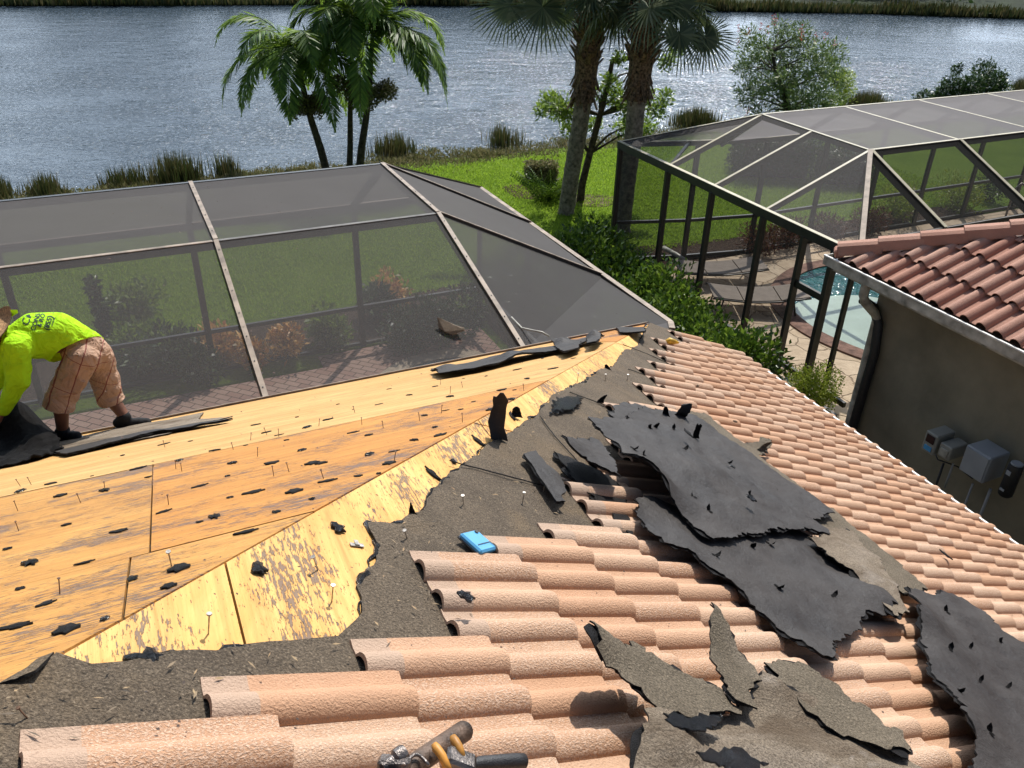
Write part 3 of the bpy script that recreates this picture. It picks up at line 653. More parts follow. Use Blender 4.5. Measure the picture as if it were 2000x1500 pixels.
for a, b in zip(us2, us2[1:]):
    quadpanel(nc, [W(a, VA, ZA+dz), W(b, VA, ZA+dz), W(b, VB, ZA+dz), W(a, VB, ZA+dz)], S2)
    quadpanel(nc, [W(a, VB, ZA+dz), W(b, VB, ZA+dz), W(b, NV, ZC+dz), W(a, NV, ZC+dz)], S2)
    quadpanel(nc, [W(a, VA, ZA+dz), W(b, VA, ZA+dz), W(b+.1, VD, ZC+dz), W(a+.1, VD, ZC+dz)], M['screen_side'])
for a, b in ((VB, 10.81), (10.81, VA)): quadpanel(nc, [W(10.65, a, ZA+dz), W(10.65, b, ZA+dz), W(UC, b, ZC+dz), W(UC, a, ZC+dz)], M['screen_clear'])
quadpanel(nc, [W(10.65, VA, ZA+dz), W(UC, VA, ZC+dz), W(UC, VD, ZC+dz), W(9.15, VD, ZC+dz)], M['screen_clear'])
quadpanel(nc, [W(10.65, VA, ZA+dz), W(9.15, VD, ZC+dz), W(10.75, VD, ZC+dz)], M['screen_side'])
quadpanel(nc, [W(10.65, VB, ZA+dz), W(UC, 13.78, ZC+dz), W(UC, VB, ZC+dz)], M['screen_clear'])
quadpanel(nc, [W(10.65, VB, ZA+dz), W(10.65, NV+.2, ZC+dz), W(UC, 13.78, ZC+dz)], M['screen_clear'])
for a, b in ((13.7, 12.09), (12.09, 10.81), (10.81, 9.52), (9.52, 8.62)): quadpanel(nc, [W(UC, a, 0), W(UC, b, 0), W(UC, b, ZC), W(UC, a, ZC)], M['screen_side'])

# ------------------------------------------------------------------ neighbour's house
nh = empty('neighbour_house', W(8.4, 6.9, 0), "neighbour's house with red barrel tile roof, taupe stucco wall and weathered gutter", 'house')
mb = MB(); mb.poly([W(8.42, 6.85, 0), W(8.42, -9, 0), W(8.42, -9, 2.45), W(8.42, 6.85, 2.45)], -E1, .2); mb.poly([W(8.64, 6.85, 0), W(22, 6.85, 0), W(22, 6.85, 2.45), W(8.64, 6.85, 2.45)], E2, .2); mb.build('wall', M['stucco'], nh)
SN, ZN, UN, VNN = .43, 2.60, 8.05, 7.30
mb = MB(); mb.poly([W(UN+.02, VNN, 2.44), W(UN+.02, -9, 2.44), W(8.44, -9, 2.44), W(8.44, VNN, 2.44)], EZ, .02)
mb.poly([W(8.44, VNN, 2.44), W(22, VNN, 2.44), W(22, 6.85, 2.44), W(8.44, 6.85, 2.44)], EZ, .02); mb.build('soffit', M['stucco'], nh)
mb = MB(); mb.beam(W(UN+.02, VNN, 2.5), W(UN+.02, -9, 2.5), .03, .16); mb.beam(W(UN, VNN+.02, 2.5), W(22, VNN+.02, 2.5), .03, .16); mb.build('fascia', M['cream_metal'], nh)
NN = (-E1*SN + EZ).normalized(); NF = (E2*SN + EZ).normalized()
def NP(s_, v, h=0): return W(UN + s_, v, ZN + SN*s_) + NN*h          # slope facing us; s_ is measured up the slope in plan
kq = UN + VNN
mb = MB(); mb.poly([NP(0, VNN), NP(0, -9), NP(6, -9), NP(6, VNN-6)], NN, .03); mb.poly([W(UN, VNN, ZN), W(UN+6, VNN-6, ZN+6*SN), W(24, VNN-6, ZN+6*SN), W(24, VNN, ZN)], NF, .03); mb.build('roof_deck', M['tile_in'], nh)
mb = MB(); rt = random.Random(11)
PVN, PUN = .205, .42
for kc in range(0, 70):
    v = VNN - .30 - PVN*kc
    for m_ in range(0, 13):
        s1 = PUN*(m_+1); s0 = s1 - PUN - .05   # butt is at the low end
        if (VNN - v) < s0 + .16: continue
        tile(mb, lambda a, b, h: NP(a, b, h+.02), s0+PUN+.05-.0, v-.1, -(PUN+.05), PVN, rt.choice((0, .2, .4, .9)), rt.choice((0, .3, .8)), False, hb=.062, lift=.05, th=.014)
mb.build('barrel_tiles', [M['tile_red'], M['tile_in']], nh, smooth=True, split=42)
# hip caps
hipd = (E1 - E2 + EZ*SN); 
L = hipd.length; hd = hipd/L; side = hd.cross(EZ).normalized(); hn = side.cross(hd).normalized()
for i in range(16):
    a = W(UN, VNN, ZN+.13) + hd*(i*.47 - .02); b = a + hd*.50; lift = .03
    mb = MB(); prof = [(-.13, -.07), (-.10, .03), (-.05, .055), (.05, .055), (.10, .03), (.13, -.07)]
    va = [a + side*x*.9 + hn*(y+lift) for x, y in prof]; vb = [b + side*x*1.0 + hn*y for x, y in prof]
    va2 = [p - hn*.018 for p in va]; vb2 = [p-hn*.018 for p in vb]
    n = 6; fs = [(j, j+1, n+j+1, n+j) for j in range(n-1)] + [(2*n+j, 3*n+j, 3*n+j+1, 2*n+j+1) for j in range(n-1)] + [(j, 2*n+j, 2*n+j+1, j+1) for j in range(n-1)] + [(0, n, 3*n, 2*n), (n-1, 2*n+n-1, 3*n+n-1, n+n-1)]
    mb.add(va+vb+va2+vb2, fs, 0, (rt.random(), .2, 0)); mb.build('hip_cap', [M['tile_red']], nh)
mb = MB(); mb.box(W(UN+.0, VNN, ZN+.09), hd, side, hn, .06, .10, .055, 0, .02); mb.build('hip_starter', M['tile_red'], nh)
# gutter with open channel, downspout with elbows
mb = MB(); ga, gb = W(UN-.13, VNN+.1, 2.57), W(UN-.13, -9, 2.57)
mb.beam(ga-E1*.0, gb-E1*.0, .012, .12); mb.beam(ga+E1*.07-EZ*.055, gb+E1*.07-EZ*.055, .13, .01); mb.beam(ga+EZ*.062-E1*.006, gb+EZ*.062-E1*.006, .026, .016, EZ, 1)
mb.beam(ga+E1*.0, ga+E1*.14, .012, .12)
mb.build('gutter', [M['cream_metal'], M['white_paint']], nh)
mb = MB(); mb.poly([W(UN-.12, VNN+.09, 2.535), W(UN-.12, -9, 2.535), W(UN+.0, -9, 2.535), W(UN+.0, VNN+.09, 2.535)], EZ, .006); mb.build('gutter_silt', M['granule_grey'], nh)
mb = MB(); dsv = 6.72
path = [W(UN-.06, dsv, 2.53), W(UN-.06, dsv, 2.34), W(UN+.0, dsv, 2.24), W(8.27, dsv, 2.05), W(8.34, dsv, 1.96), W(8.35, dsv, .25), W(8.28, dsv, .12)]
mb.tube(path, .058, 10); mb.build('downspout', M['cream_metal'], nh, smooth=True, split=50)
mb = MB(); bp = [at(x, y, u=8.34) for x, y in [(1684, 585), (1706, 600), (1716, 632), (1708, 690), (1690, 750), (1664, 840)]]; bp[-1].z = max(.02, bp[-1].z); mb.tube(bp, .062, 10); mb.build('black_drain_pipe', M['black_plastic'], nh, smooth=True, split=50)

# ------------------------------------------------------------------ vegetation
M['frond'] = leafmat('palm_frond', [(.03, .075, .016), (.075, .16, .028), (.17, .28, .05)], .5, .4, .3)
M['fan'] = leafmat('fan_palm_leaf', [(.045, .075, .035), (.09, .125, .055), (.16, .19, .09)], .45, .2)
M['fruit'] = leafmat('palm_fruit', [(.08, .09, .03), (.13, .13, .06), (.18, .15, .08)], .6, .1)
M['hedge'] = leafmat('glossy_hedge_leaf', [(.028, .065, .008), (.08, .15, .015), (.21, .31, .035)], .36, .3, .45)
M['leaf_mid'] = leafmat('broad_leaf', [(.04, .08, .018), (.10, .17, .03), (.21, .29, .06)], .45, .35)
M['leaf_dark'] = leafmat('dark_leaf', [(.016, .036, .010), (.04, .08, .022), (.085, .14, .04)], .4, .2)
M['leaf_willow'] = leafmat('narrow_leaf', [(.07, .12, .035), (.14, .21, .06), (.24, .30, .11)], .5, .3)
M['leaf_yellow'] = leafmat('yellow_green_leaf', [(.14, .19, .02), (.28, .34, .03), (.45, .46, .06)], .45, .35)
M['leaf_croton'] = leafmat('croton_leaf', [(.20, .15, .03), (.70, .34, .08), (.80, .52, .18), (.45, .18, .06)], .4, .25)
M['leaf_red'] = leafmat('red_brown_leaf', [(.10, .035, .025), (.20, .08, .05), (.10, .09, .03)], .5, .25)
M['flower_red'] = leafmat('red_bottlebrush', [(.45, .05, .05), (.60, .12, .08)], .6, .2)
M['reed'] = leafmat('reed_blade', [(.03, .045, .012), (.07, .08, .022), (.16, .13, .055)], .6, .25)
M['tuft'] = leafmat('shore_grass_blade', [(.10, .10, .035), (.20, .19, .07), (.30, .26, .14), (.12, .16, .04)], .7, .25)
M['blade'] = leafmat('lawn_blade', [(.12, .23, .014), (.21, .34, .024), (.32, .42, .05)], .6, .45)
def rdir(n, up=0.):
    d = RNG.normal(size=(n, 3)); d /= np.linalg.norm(d, axis=1)[:, None]; d[:, 2] += up; return d/np.linalg.norm(d, axis=1)[:, None]
def bushleaves(centers, rads, n, L, wd, shell=.55, squash=1., up=.35, jitter=.12):
    """leaves through a set of overlapping ellipsoid clumps"""
    C = np.array([tuple(c) for c in centers]); R = np.array(rads, float); w_ = R**2; w_ /= w_.sum()
    k = RNG.choice(len(C), n, p=w_); d = rdir(n); rr = (shell + (1-shell)*RNG.random(n)**.6)
    lump = np.array([1 + jitter*2*noise.noise(Vector((a*3+kk, b*3, c*3))) for (a, b, c), kk in zip(d, k)])
    P = C[k] + d*(R[k]*rr*lump)[:, None]*np.array([1, 1, squash])
    D = d*.7 + rdir(n)*.7 + np.array([0, 0, up]); Nn = rdir(n, .8) + d*.6
    return P, D, Nn, L*RNG.uniform(.6, 1.25, n), wd*RNG.uniform(.7, 1.2, n)
def shrub(name, loc, r, h, n, L, wd, mat, label, cat, group=None, lumps=7, stems=True, shell=.3):
    t = empty(name, loc, label, cat, group); rr = random.Random(hash(label) % 9999 if False else int(loc.x*100+loc.y*37) % 9999)
    cs = [loc + Vector((rr.uniform(-.5, .5)*r, rr.uniform(-.5, .5)*r, h*rr.uniform(.35, .72))) for _ in range(lumps)]; rs = [rr.uniform(.4, .62)*min(r, h*.95) for _ in cs]
    P, D, Nn, l, w_ = bushleaves(cs, rs, n, L, wd, shell); P[:, 2] = np.maximum(P[:, 2], .02)
    leafmesh('foliage', P, D, Nn, l, w_, mat, t, fold=.15)
    if stems:
        mb = MB()
        for c in cs: mb.tube([loc + Vector((rr.uniform(-.05, .05), rr.uniform(-.05, .05), -.02)), (loc+c)/2 + Vector((0, 0, -.05)), c], [.018, .012, .006], 5)
        mb.build('stem', M['bark_dark'], t)
    return t
def on_plane(base_, x, y):
    """point seen at (x, y) on the upright plane through base_ that faces the eye"""
    n = Vector((base_.x, base_.y, 0)).normalized(); d = ray(x, y); return EYE + d*((base_-EYE).dot(n)/d.dot(n))
# feather palms at the shore
def feather_palm(trunk_px, crown_px, fronds, label, fl=2.1, fruit_px=None, r0=.11):
    b0 = at(*trunk_px[0], z=0); t = empty('feather_palm', b0, label, 'palm tree', 'feather palms on the lake shore')
    pts = [b0 - EZ*.1] + [on_plane(b0, *p) for p in trunk_px[1:]]; top = on_plane(b0, *crown_px)
    mb = MB(); m = len(pts); mb.tube(pts+[top - (top-pts[-1])*.4], [r0*(1-.45*i/m) for i in range(m)]+[r0*.5], 10); mb.build('trunk', M['bark_dark'], t, smooth=True, split=60)
    mb = MB(); mb.tube([pts[-1], top], [r0*.62, r0*.4], 9); mb.build('crownshaft', M['leaf_dark'], t, smooth=True, split=60)
    Ps, Ds, Ns, Ls, Ws = [], [], [], [], []; rac = MB(); rr = random.Random(int(b0.x*1000) % 777)
    for i in range(fronds):
        az_ = 2*pi*(i*.381966) + rr.uniform(-.2, .2); el = radians(rr.uniform(25, 75) if i % 3 else rr.uniform(-5, 25)); L = fl*rr.uniform(.85, 1.1)
        d = Vector((cos(az_)*cos(el), sin(az_)*cos(el), sin(el))); p = top.copy(); pts_ = [p.copy()]; K = 16; seg = L/K
        for k in range(K):
            d = (d + Vector((0, 0, -.075 - .017*k))).normalized(); p = p + d*seg; pts_.append(p.copy())
        rac.tube(pts_, [.018*(1-k/(K+2)) for k in range(K+1)], 5)
        for k in range(2, K+1):
            dd = (pts_[k]-pts_[k-1]).normalized(); s_ = dd.cross(EZ)
            s_ = s_.normalized() if s_.length > .1 else Vector((1, 0, 0)); u_ = s_.cross(dd); f = k/K; ll = .58*sin(pi*min(1, .18+f*.86))**.7+.05
            for q in range(5):
                pp = pts_[k-1] + (pts_[k]-pts_[k-1])*(q/5)
                for sg in (-1, 1):
                    Ps.append(pp); v = s_*sg*.8 + dd*(.45+.3*f) + u_*rr.uniform(.0, .35) + Vector((0, 0, -.35)) + Vector((rr.uniform(-.12, .12), rr.uniform(-.12, .12), rr.uniform(-.15, .1)))
                    Ds.append(v); Ns.append(u_ + s_*sg*rr.uniform(-.5, .5)); Ls.append(ll*rr.uniform(.85, 1.1)); Ws.append(.048)
    rac.build('frond_stem', M['leaf_mid'], t); leafmesh('foliage', Ps, Ds, Ns, np.array(Ls), np.array(Ws), M['frond'], t)
    for fp in (fruit_px or []):
        c = on_plane(b0, *fp) ; cs = [c + Vector((rr.uniform(-.3, .3), rr.uniform(-.25, .25), rr.uniform(-.12, .15))) for _ in range(9)]
        P, D, Nn, l, w_ = bushleaves(cs, [.2]*9, 1500, .07, .06, .2); leafmesh('fruit_cluster', P, D, Nn, l, w_, M['fruit'], t)
    return t
feather_palm([(640, 337), (626, 290), (608, 235), (594, 180)], (578, 108), 19, 'leaning feather palm, leftmost of the three at the water edge', 2.55, [(597, 208), (618, 200)])
feather_palm([(682, 334), (684, 280), (684, 220), (686, 150)], (688, 40), 15, 'straight slender feather palm, middle of the three at the water edge', 2.3, [(668, 170)], .085)
feather_palm([(701, 333), (706, 290), (715, 230), (722, 165)], (728, 62), 22, 'feather palm rightmost of the three, with hanging fruit below its full crown', 2.75, [(708, 192), (745, 178)])
# cabbage palms
def fan(c, axis, nrm, R, nseg, acc, rr, droop=.25):
    axis = axis.normalized(); s_ = axis.cross(nrm).normalized(); nrm = s_.cross(axis)
    for i in range(nseg):
        a = radians(-150 + 300*i/(nseg-1)); l = R*(.72+.28*cos(a*.6))*rr.uniform(.9, 1.05); d = axis*cos(a) + s_*sin(a)
        half = c + d*l*.62 + nrm*(.04*sin(i*2.7))
        acc[0].append(c); acc[1].append(d + nrm*.04*(-1)**i); acc[2].append(nrm + s_*.3*(-1)**i); acc[3].append(l*.72); acc[4].append(.055)
        d2 = d + Vector((0, 0, -droop*rr.uniform(.8, 2.0)))
        acc[0].append(c + d*l*.50); acc[1].append(d2); acc[2].append(nrm + s_*.3*(-1)**i); acc[3].append(l*.58); acc[4].append(.032)
def sabal(base_, trunk_px, top_px, label, fans, seed, extra=()):
    t = empty('cabbage_palm', base_, label, 'palm tree', 'cabbage palms on the lawn'); rr = random.Random(seed)
    pts = [base_-EZ*.1] + [on_plane(base_, *p) for p in trunk_px]; top = on_plane(base_, *top_px)
    mb = MB(); m = len(pts)
    allp = []
    for i in range(m-1):
        for k in range(6): allp.append(pts[i].lerp(pts[i+1], k/6))
    allp.append(pts[-1]); rad = [(.235 if i == 0 else .188)*(1 + .025*(-1)**i) for i in range(len(allp))]; rad[0] = .24
    mb.tube(allp, rad, 14); mb.build('trunk', M['bark'], t, smooth=True, split=60)
    bt = MB(); a0, a1 = pts[-1], top
    for i in range(95):
        f = i/95; az_ = i*2.4; p = a0.lerp(a1, f*.8); o = Vector((cos(az_), sin(az_), 0)); side_ = o.cross(EZ)
        hang = f < .35; l = rr.uniform(.22, .42); d = (o*.45 - EZ*1.0 if hang else o*.8 + EZ*.9).normalized()
        q = p + o*.2; w_ = rr.uniform(.05, .09)
        bt.add([q-side_*w_-EZ*.02, q+side_*w_-EZ*.02, q+d*l+side_*w_*.35, q+d*l-side_*w_*.35, q-side_*w_*.8-o*.04, q+side_*w_*.8-o*.04, q+d*l+side_*w_*.3-o*.03, q+d*l-side_*w_*.3-o*.03], [(0, 1, 2, 3), (7, 6, 5, 4), (0, 3, 7, 4), (1, 5, 6, 2), (3, 2, 6, 7), (0, 4, 5, 1)])
    bt.tube([a0-EZ*.15, a0.lerp(a1, .5), a1], [.23, .27, .2], 10); bt.build('boot_skirt', M['boot'], t)
    acc = [[], [], [], [], []]; st = MB()
    specs = [(2*pi*i*.381966, radians(rr.uniform(-22, 75)), rr.uniform(.9, 1.25)) for i in range(fans)]
    for az_, el, L in specs:
        d = Vector((cos(az_)*cos(el), sin(az_)*cos(el), sin(el))); c = top + d*L*.5 + EZ*.12; c2 = top + d*L + Vector((0, 0, -.12 + .1*el))
        st.tube([top, c, c2], [.022, .016, .012], 5); out = (c2-c).normalized(); nrm = (EZ + out*.4 + Vector((rr.uniform(-.4, .4), rr.uniform(-.4, .4), 0))).normalized()
        fan(c2, out + Vector((0, 0, -.25)), nrm, rr.uniform(.72, .9), 40, acc, rr, .5)
    for px, py, ax, R in extra:
        c2 = on_plane(base_, px, py) - Vector((base_.x, base_.y, 0)).normalized()*.5; st.tube([top, (top+c2)/2+EZ*.15, c2], [.02, .015, .012], 5)
        fan(c2, CX*ax[0] - CY*ax[1], -FW, R, 44, acc, rr, .12)
    st.build('leaf_stem', M['leaf_mid'], t); leafmesh('foliage', acc[0], acc[1], acc[2], np.array(acc[3]), np.array(acc[4]), M['fan'], t)
    return t
sb1 = at(1105, 416, z=0); sb2 = at(1214, 452, z=0)
sabal(sb1, [(1118, 330), (1132, 250), (1140, 185)], (1160, -15), 'cabbage palm with thick pale trunk rising from the open lawn', 19, 5, [(1062, 8, (-.35, 1), 1.05), (1000, 5, (-1, .5), .9), (1205, 5, (.1, 1), .95)])
sabal(sb2, [(1225, 350), (1238, 260), (1245, 180)], (1270, -15), 'cabbage palm whose trunk stands behind the corner of the black cage', 18, 9, [(1375, 66, (.5, 1), .66), (1325, 0, (.6, .9), .8)])
# broadleaf trees
def tree(name, base_, trunk, clumps, n, L, wd, mat, label, cat, group=None, r0=.07, shell=.2, extra=None, depth=.6, lim=None):
    t = empty(name, base_, label, cat, group); rr = random.Random(int(abs(base_.x)*91+base_.y*17))
    tp = [base_-EZ*.1] + [on_plane(base_, *p) for p in trunk]; mb = MB(); m = len(tp)
    mb.tube(tp, [r0*(1-.6*i/m) for i in range(m)], 8); mb.build('trunk', M['bark_dark'], t, smooth=True, split=60)
    fwd = Vector((base_.x, base_.y, 0)).normalized(); cs = []; rs = []; lb = MB()
    for px, py, r in clumps:
        c = on_plane(base_, px, py) + fwd*rr.uniform(-depth, depth); rm = r/ (FPX/((c-EYE).dot(FW))); cs.append(c); rs.append(rm)
        k = min(range(len(tp)), key=lambda i: (tp[i]-c).length + (3 if tp[i].z > c.z-.05 else 0)); a = tp[max(1, k)]; midp = a.lerp(c, .5) + Vector((rr.uniform(-.1, .1), rr.uniform(-.1, .1), .08))
        lb.tube([a, midp, c], [r0*.35, r0*.22, r0*.08], 5)
    lb.build('limb', M['bark_dark'], t); P, D, Nn, l, w_ = bushleaves(cs, rs, n, L, wd, shell, 1, .2, .3); leafmesh('crown', P, D, Nn, l, w_, mat, t, fold=.1)
    if extra:
        P, D, Nn, l, w_ = extra(cs, rs, rr); leafmesh('blossom', P, D, Nn, l, w_, M['flower_red'], t)
    return t
st_b = at(1133, 394, z=0)
tree('slender_tree', st_b, [(1137, 360), (1152, 300), (1172, 225), (1186, 170), (1196, 120)], [(1072, 205, 22), (1095, 198, 22), (1112, 215, 20), (1088, 228, 14), (1108, 250, 12), (1060, 210, 12), (1205, 190, 24), (1232, 200, 26), (1255, 185, 22), (1280, 210, 20), (1300, 190, 16), (1235, 240, 22), (1215, 255, 16), (1190, 155, 16), (1175, 180, 14), (1160, 250, 14), (1262, 255, 18), (1300, 110, 16), (1320, 95, 14), (1210, 110, 14), (1150, 170, 12), (1245, 140, 14)], 4200, .12, .05, M['leaf_mid'], 'small thin-stemmed tree with sparse pale leaves between the two cabbage palms', 'tree', r0=.10, shell=.05)
bb = at(1545, 243, z=0)
def bloss(cs, rs, rr):
    P = [];
    for px, py in [(1519, 42), (1528, 36), (1465, 50), (1440, 55), (1570, 68), (1590, 72), (1480, 62), (1445, 80), (1610, 68), (1455, 215), (1470, 200), (1625, 85), (1500, 60), (1560, 55)]:
        c = on_plane(bb, px, py) + Vector((rr.uniform(-.5, .5), rr.uniform(-.5, .5), 0))*.6
        for k in range(16): P.append(c + EZ*rr.uniform(-.12, .14) + Vector((rr.uniform(-.05, .05), rr.uniform(-.05, .05), 0)))
    n = len(P); return np.array([tuple(p) for p in P]), rdir(n), rdir(n), np.full(n, .07), np.full(n, .03)
cl = [(1545+95*cos(a)*k, 140+72*sin(a)*k, r) for a, k, r in [(i*2.399, sqrt(i/26), 24) for i in range(27)]] + [(1462, 75, 22), (1520, 62, 20), (1640, 165, 18), (1450, 130, 18), (1455, 190, 24), (1600, 205, 26), (1540, 215, 30), (1490, 220, 26), (1628, 190, 22)]
tree('bottlebrush_tree', bb, [(1543, 215), (1530, 180), (1515, 140), (1508, 100)], cl, 9500, .17, .045, M['leaf_willow'], 'round bottlebrush tree with red blossom tips growing at the lake edge', 'tree', r0=.10, extra=bloss, depth=1.3)
yb = at(1650, 232, z=0)
tree('lakeside_shrub', yb, [(1648, 200)], [(1640, 160, 18), (1628, 150, 16), (1655, 150, 14), (1645, 185, 20), (1660, 175, 12), (1632, 205, 16)], 1800, .13, .03, M['leaf_yellow'], 'yellow-green shrub leaning out from the right of the bottlebrush tree', 'shrub', r0=.05, depth=.3)
rb = at(1915, 212, z=0)
tree('lakeside_shrub', rb, [(1915, 190)], [(1920, 150, 24), (1945, 160, 20), (1900, 165, 24), (1875, 175, 24), (1850, 175, 20), (1862, 155, 14), (1925, 180, 26), (1955, 180, 18), (1830, 188, 18), (1868, 140, 10), (1805, 190, 16), (1900, 190, 22), (1850, 195, 18)], 6000, .14, .06, M['leaf_dark'], 'dark irregular shrub behind the far end of the neighbouring cage', 'shrub', r0=.08, depth=.8)
# hedge between the two cages
for i, (u, v, lab) in enumerate([(7.5, 8.65, 'nearest glossy hedge shrub beside the corner of our roof'), (7.45, 9.7, 'glossy hedge shrub second from the tiled roof corner, touching the black cage'), (7.4, 10.6, 'glossy hedge shrub in the middle of the row between the cages'), (7.4, 11.7, 'glossy hedge shrub second from the lawn end of the row'), (7.75, 12.9, 'glossy hedge shrub at the lawn end of the row, near the thick palm trunk')]):
    shrub('hedge_shrub', W(u, v, 0), 1.0, 1.15, 5600, .105, .055, M['hedge'], lab, 'hedge shrub', 'hedge shrubs between the two cages', 11)
for i, (u, v, lab) in enumerate([(6.6, 9.6, 'low dark hedge shrub against the light rail of our cage'), (6.5, 11.4, 'low dark hedge shrub farther along the light rail of our cage')]):
    shrub('hedge_shrub', W(u, v, 0), .9, .9, 2300, .10, .055, M['hedge'], lab, 'hedge shrub', 'hedge shrubs between the two cages', 9)
shrub('round_shrub', at(1588, 800, z=.25)-EZ*.25,   .55, 1.0, 6500, .035, .022, M['leaf_yellow'], 'small clipped yellow-green shrub beside the downspout and tiled eave', 'shrub', lumps=12, shell=.5)
# planting behind our cage
def plant_at(x, y, z=.25): p = at(x, y, z=z); p.z = 0; return p
for x, y, r, h, n, m, lab, nm in [
    (430, 682, .42, .8, 900, 'leaf_croton', 'orange croton left of the nearer cage rafter, behind the mesh', 'croton'),
    (492, 692, .36, .55, 700, 'leaf_croton', 'low orange croton just behind the nearer cage rafter', 'croton'),
    (560, 672, .42, .7, 900, 'leaf_croton', 'orange croton right of the nearer cage rafter', 'croton'),
    (765, 585, .42, .9, 900, 'leaf_croton', 'golden croton standing on the shaded lawn behind the second cage post', 'croton'),
    (262, 680, .5, .7, 1600, 'leaf_mid', 'bushy green shrub beside the worker\'s back, behind the mesh', 'green_shrub'),
    (320, 700, .6, .75, 1700, 'leaf_dark', 'dark green shrub right of the worker, behind the mesh', 'green_shrub'),
    (255, 610, .6, 1.0, 1800, 'leaf_mid', 'tall green shrub above the worker\'s back, behind the mesh', 'green_shrub'),
    (380, 712, .5, .6, 1200, 'leaf_dark', 'low dark shrub at the foot of the cage wall near the crotons', 'green_shrub'),
    (650, 648, .5, .8, 1600, 'leaf_mid', 'light green shrub around the foot of the second cage post', 'green_shrub'),
    (735, 600, .45, .9, 1300, 'leaf_dark', 'spiky dark green shrub beside the golden croton', 'green_shrub'),
    (790, 650, .6, .7, 1500, 'leaf_dark', 'dark shrub by the shaded bed behind the curled felt scrap', 'green_shrub'),
    (870, 640, .65, .9, 2200, 'leaf_dark', 'dense dark shrub just left of the long cage rafter', 'green_shrub'),
    (925, 595, .4, .6, 900, 'leaf_mid', 'small pale shrub right of the long cage rafter', 'green_shrub'),
    (1010, 600, .9, 1.0, 2600, 'leaf_dark', 'broad dark shrub in the corner of our cage', 'green_shrub')]:
    shrub(nm, plant_at(x, y), r*.92, h*.8, int(n*.6), .12, .055, M[m], lab, nm.split('_')[-1], nm.replace('_', ' ')+'s behind our cage')
vn = plant_at(205, 655, .1); tree('climbing_shrub', vn, [(202, 640), (198, 600)], [(180, 552, 10), (186, 570, 12), (192, 590, 12), (198, 612, 12), (202, 632, 14), (210, 650, 16), (176, 560, 7)], 900, .1, .05, M['leaf_dark'], 'tall narrow dark shrub rising above the worker\'s back', 'shrub', r0=.02, depth=.1)
# planting around the neighbour's cage
for x, y, r, h, n, m, lab, nm in [
    (1745, 402, .8, .8, 1700, 'leaf_yellow', 'yellow shrub left of the two behind the neighbouring cage', 'yellow_shrub'), (1870, 382, .8, .8, 1700, 'leaf_yellow', 'yellow shrub right of the two behind the neighbouring cage', 'yellow_shrub'),
    (1935, 370, .5, .6, 800, 'leaf_dark', 'low dark shrub right of the yellow shrubs', 'dark_shrub'),
    (1480, 470, .5, .6, 1100, 'leaf_red', 'red-brown shrub nearest the black corner posts', 'red_shrub'), (1545, 455, .5, .6, 1100, 'leaf_red', 'red-brown shrub second from the black corner posts', 'red_shrub'),
    (1615, 447, .5, .6, 1100, 'leaf_red', 'red-brown shrub third from the black corner posts', 'red_shrub'), (1700, 430, .5, .55, 1100, 'leaf_red', 'red-brown shrub just left of the yellow shrubs', 'red_shrub')]:
    shrub(nm, plant_at(x, y, .3), r, h, n, .10, .03, M[m], lab, 'shrub', nm.replace('_', ' ')+'s behind the neighbouring cage' if nm != 'dark_shrub' else None)
def boxhedge(px, w_, d_, h, label, n, nm='clipped_hedge', mat='leaf_dark'):
    p = at(*px, z=0); p = Vector((p.x, p.y, 0)); t = empty(nm, p, label, 'hedge'); q = np.stack([RNG.uniform(-w_/2, w_/2, n), RNG.uniform(-d_/2, d_/2, n), RNG.uniform(.05, h, n)], 1)
    f = RNG.integers(0, 3, n); q[f == 0, 2] = h; q[f == 1, 1] = -d_/2; sg = np.sign(RNG.uniform(-1, 1, n)); q[f == 2, 0] = (sg*w_/2)[f == 2]; q += RNG.normal(size=q.shape)*.03
    leafmesh('foliage', q+np.array(p), rdir(n, .4), rdir(n, .5), .09, .05, M[mat], t)
    mb = MB(); mb.box(p+EZ*h*.48, Vector((1, 0, 0)), Vector((0, 1, 0)), EZ, w_*.46, d_*.44, h*.46, 0, .08); mb.build('inner_branches', M['bark_dark'], t)
boxhedge((1500, 338), 2.0, 1.3, 1.0, 'dark box-cut hedge on the lawn seen through the pale mesh roof', 3000); boxhedge((1640, 352), 1.3, 1.2, .8, 'smaller dark box-cut hedge right of the bigger one behind the pale mesh', 2000)
boxhedge((1057, 352), .72, .5, .42, 'small brown flat-topped clipped bush on the lawn beyond the fern', 1500, 'clipped_bush', 'tuft')
# fern clump beside the thick palm
fb_ = at(1068, 392, z=0); t = empty('fern_clump', fb_, 'bright green feathery fern clump beside the thick cabbage palm trunk', 'fern'); rr = random.Random(4); acc = [[], [], [], [], []]
for i in range(60):
    az_ = rr.uniform(0, 2*pi); d = Vector((cos(az_)*.55, sin(az_)*.55, 1)).normalized(); p = fb_ + Vector((rr.uniform(-.3, .3), rr.uniform(-.25, .25), 0)); L = rr.uniform(.65, 1.05); K = 16
    for k in range(K):
        d = (d + Vector((cos(az_), sin(az_), -.3))*.05).normalized(); p = p + d*L/K; s_ = d.cross(Vector((sin(az_), cos(az_), .3))).normalized()
        for sg in (-1, 1):
            for jj in range(2): acc[0].append(p); acc[1].append(s_*sg + d*.4 + Vector((0, 0, rr.uniform(-.3, .5)))); acc[2].append(d.cross(s_)+s_*.3); acc[3].append(.085*(1-k/K*.6)); acc[4].append(.03)
leafmesh('foliage', acc[0], acc[1], acc[2], np.array(acc[3]), np.array(acc[4]), M['hedge'], t)
cc_ = at(1150, 392, z=0); pl = [Vector((cc_.x + .75*cos(a)*(1+.2*sin(3*a)), cc_.y + .55*sin(a)*(1+.15*cos(2*a)), .012)) for a in [i*pi/12 for i in range(24)]]
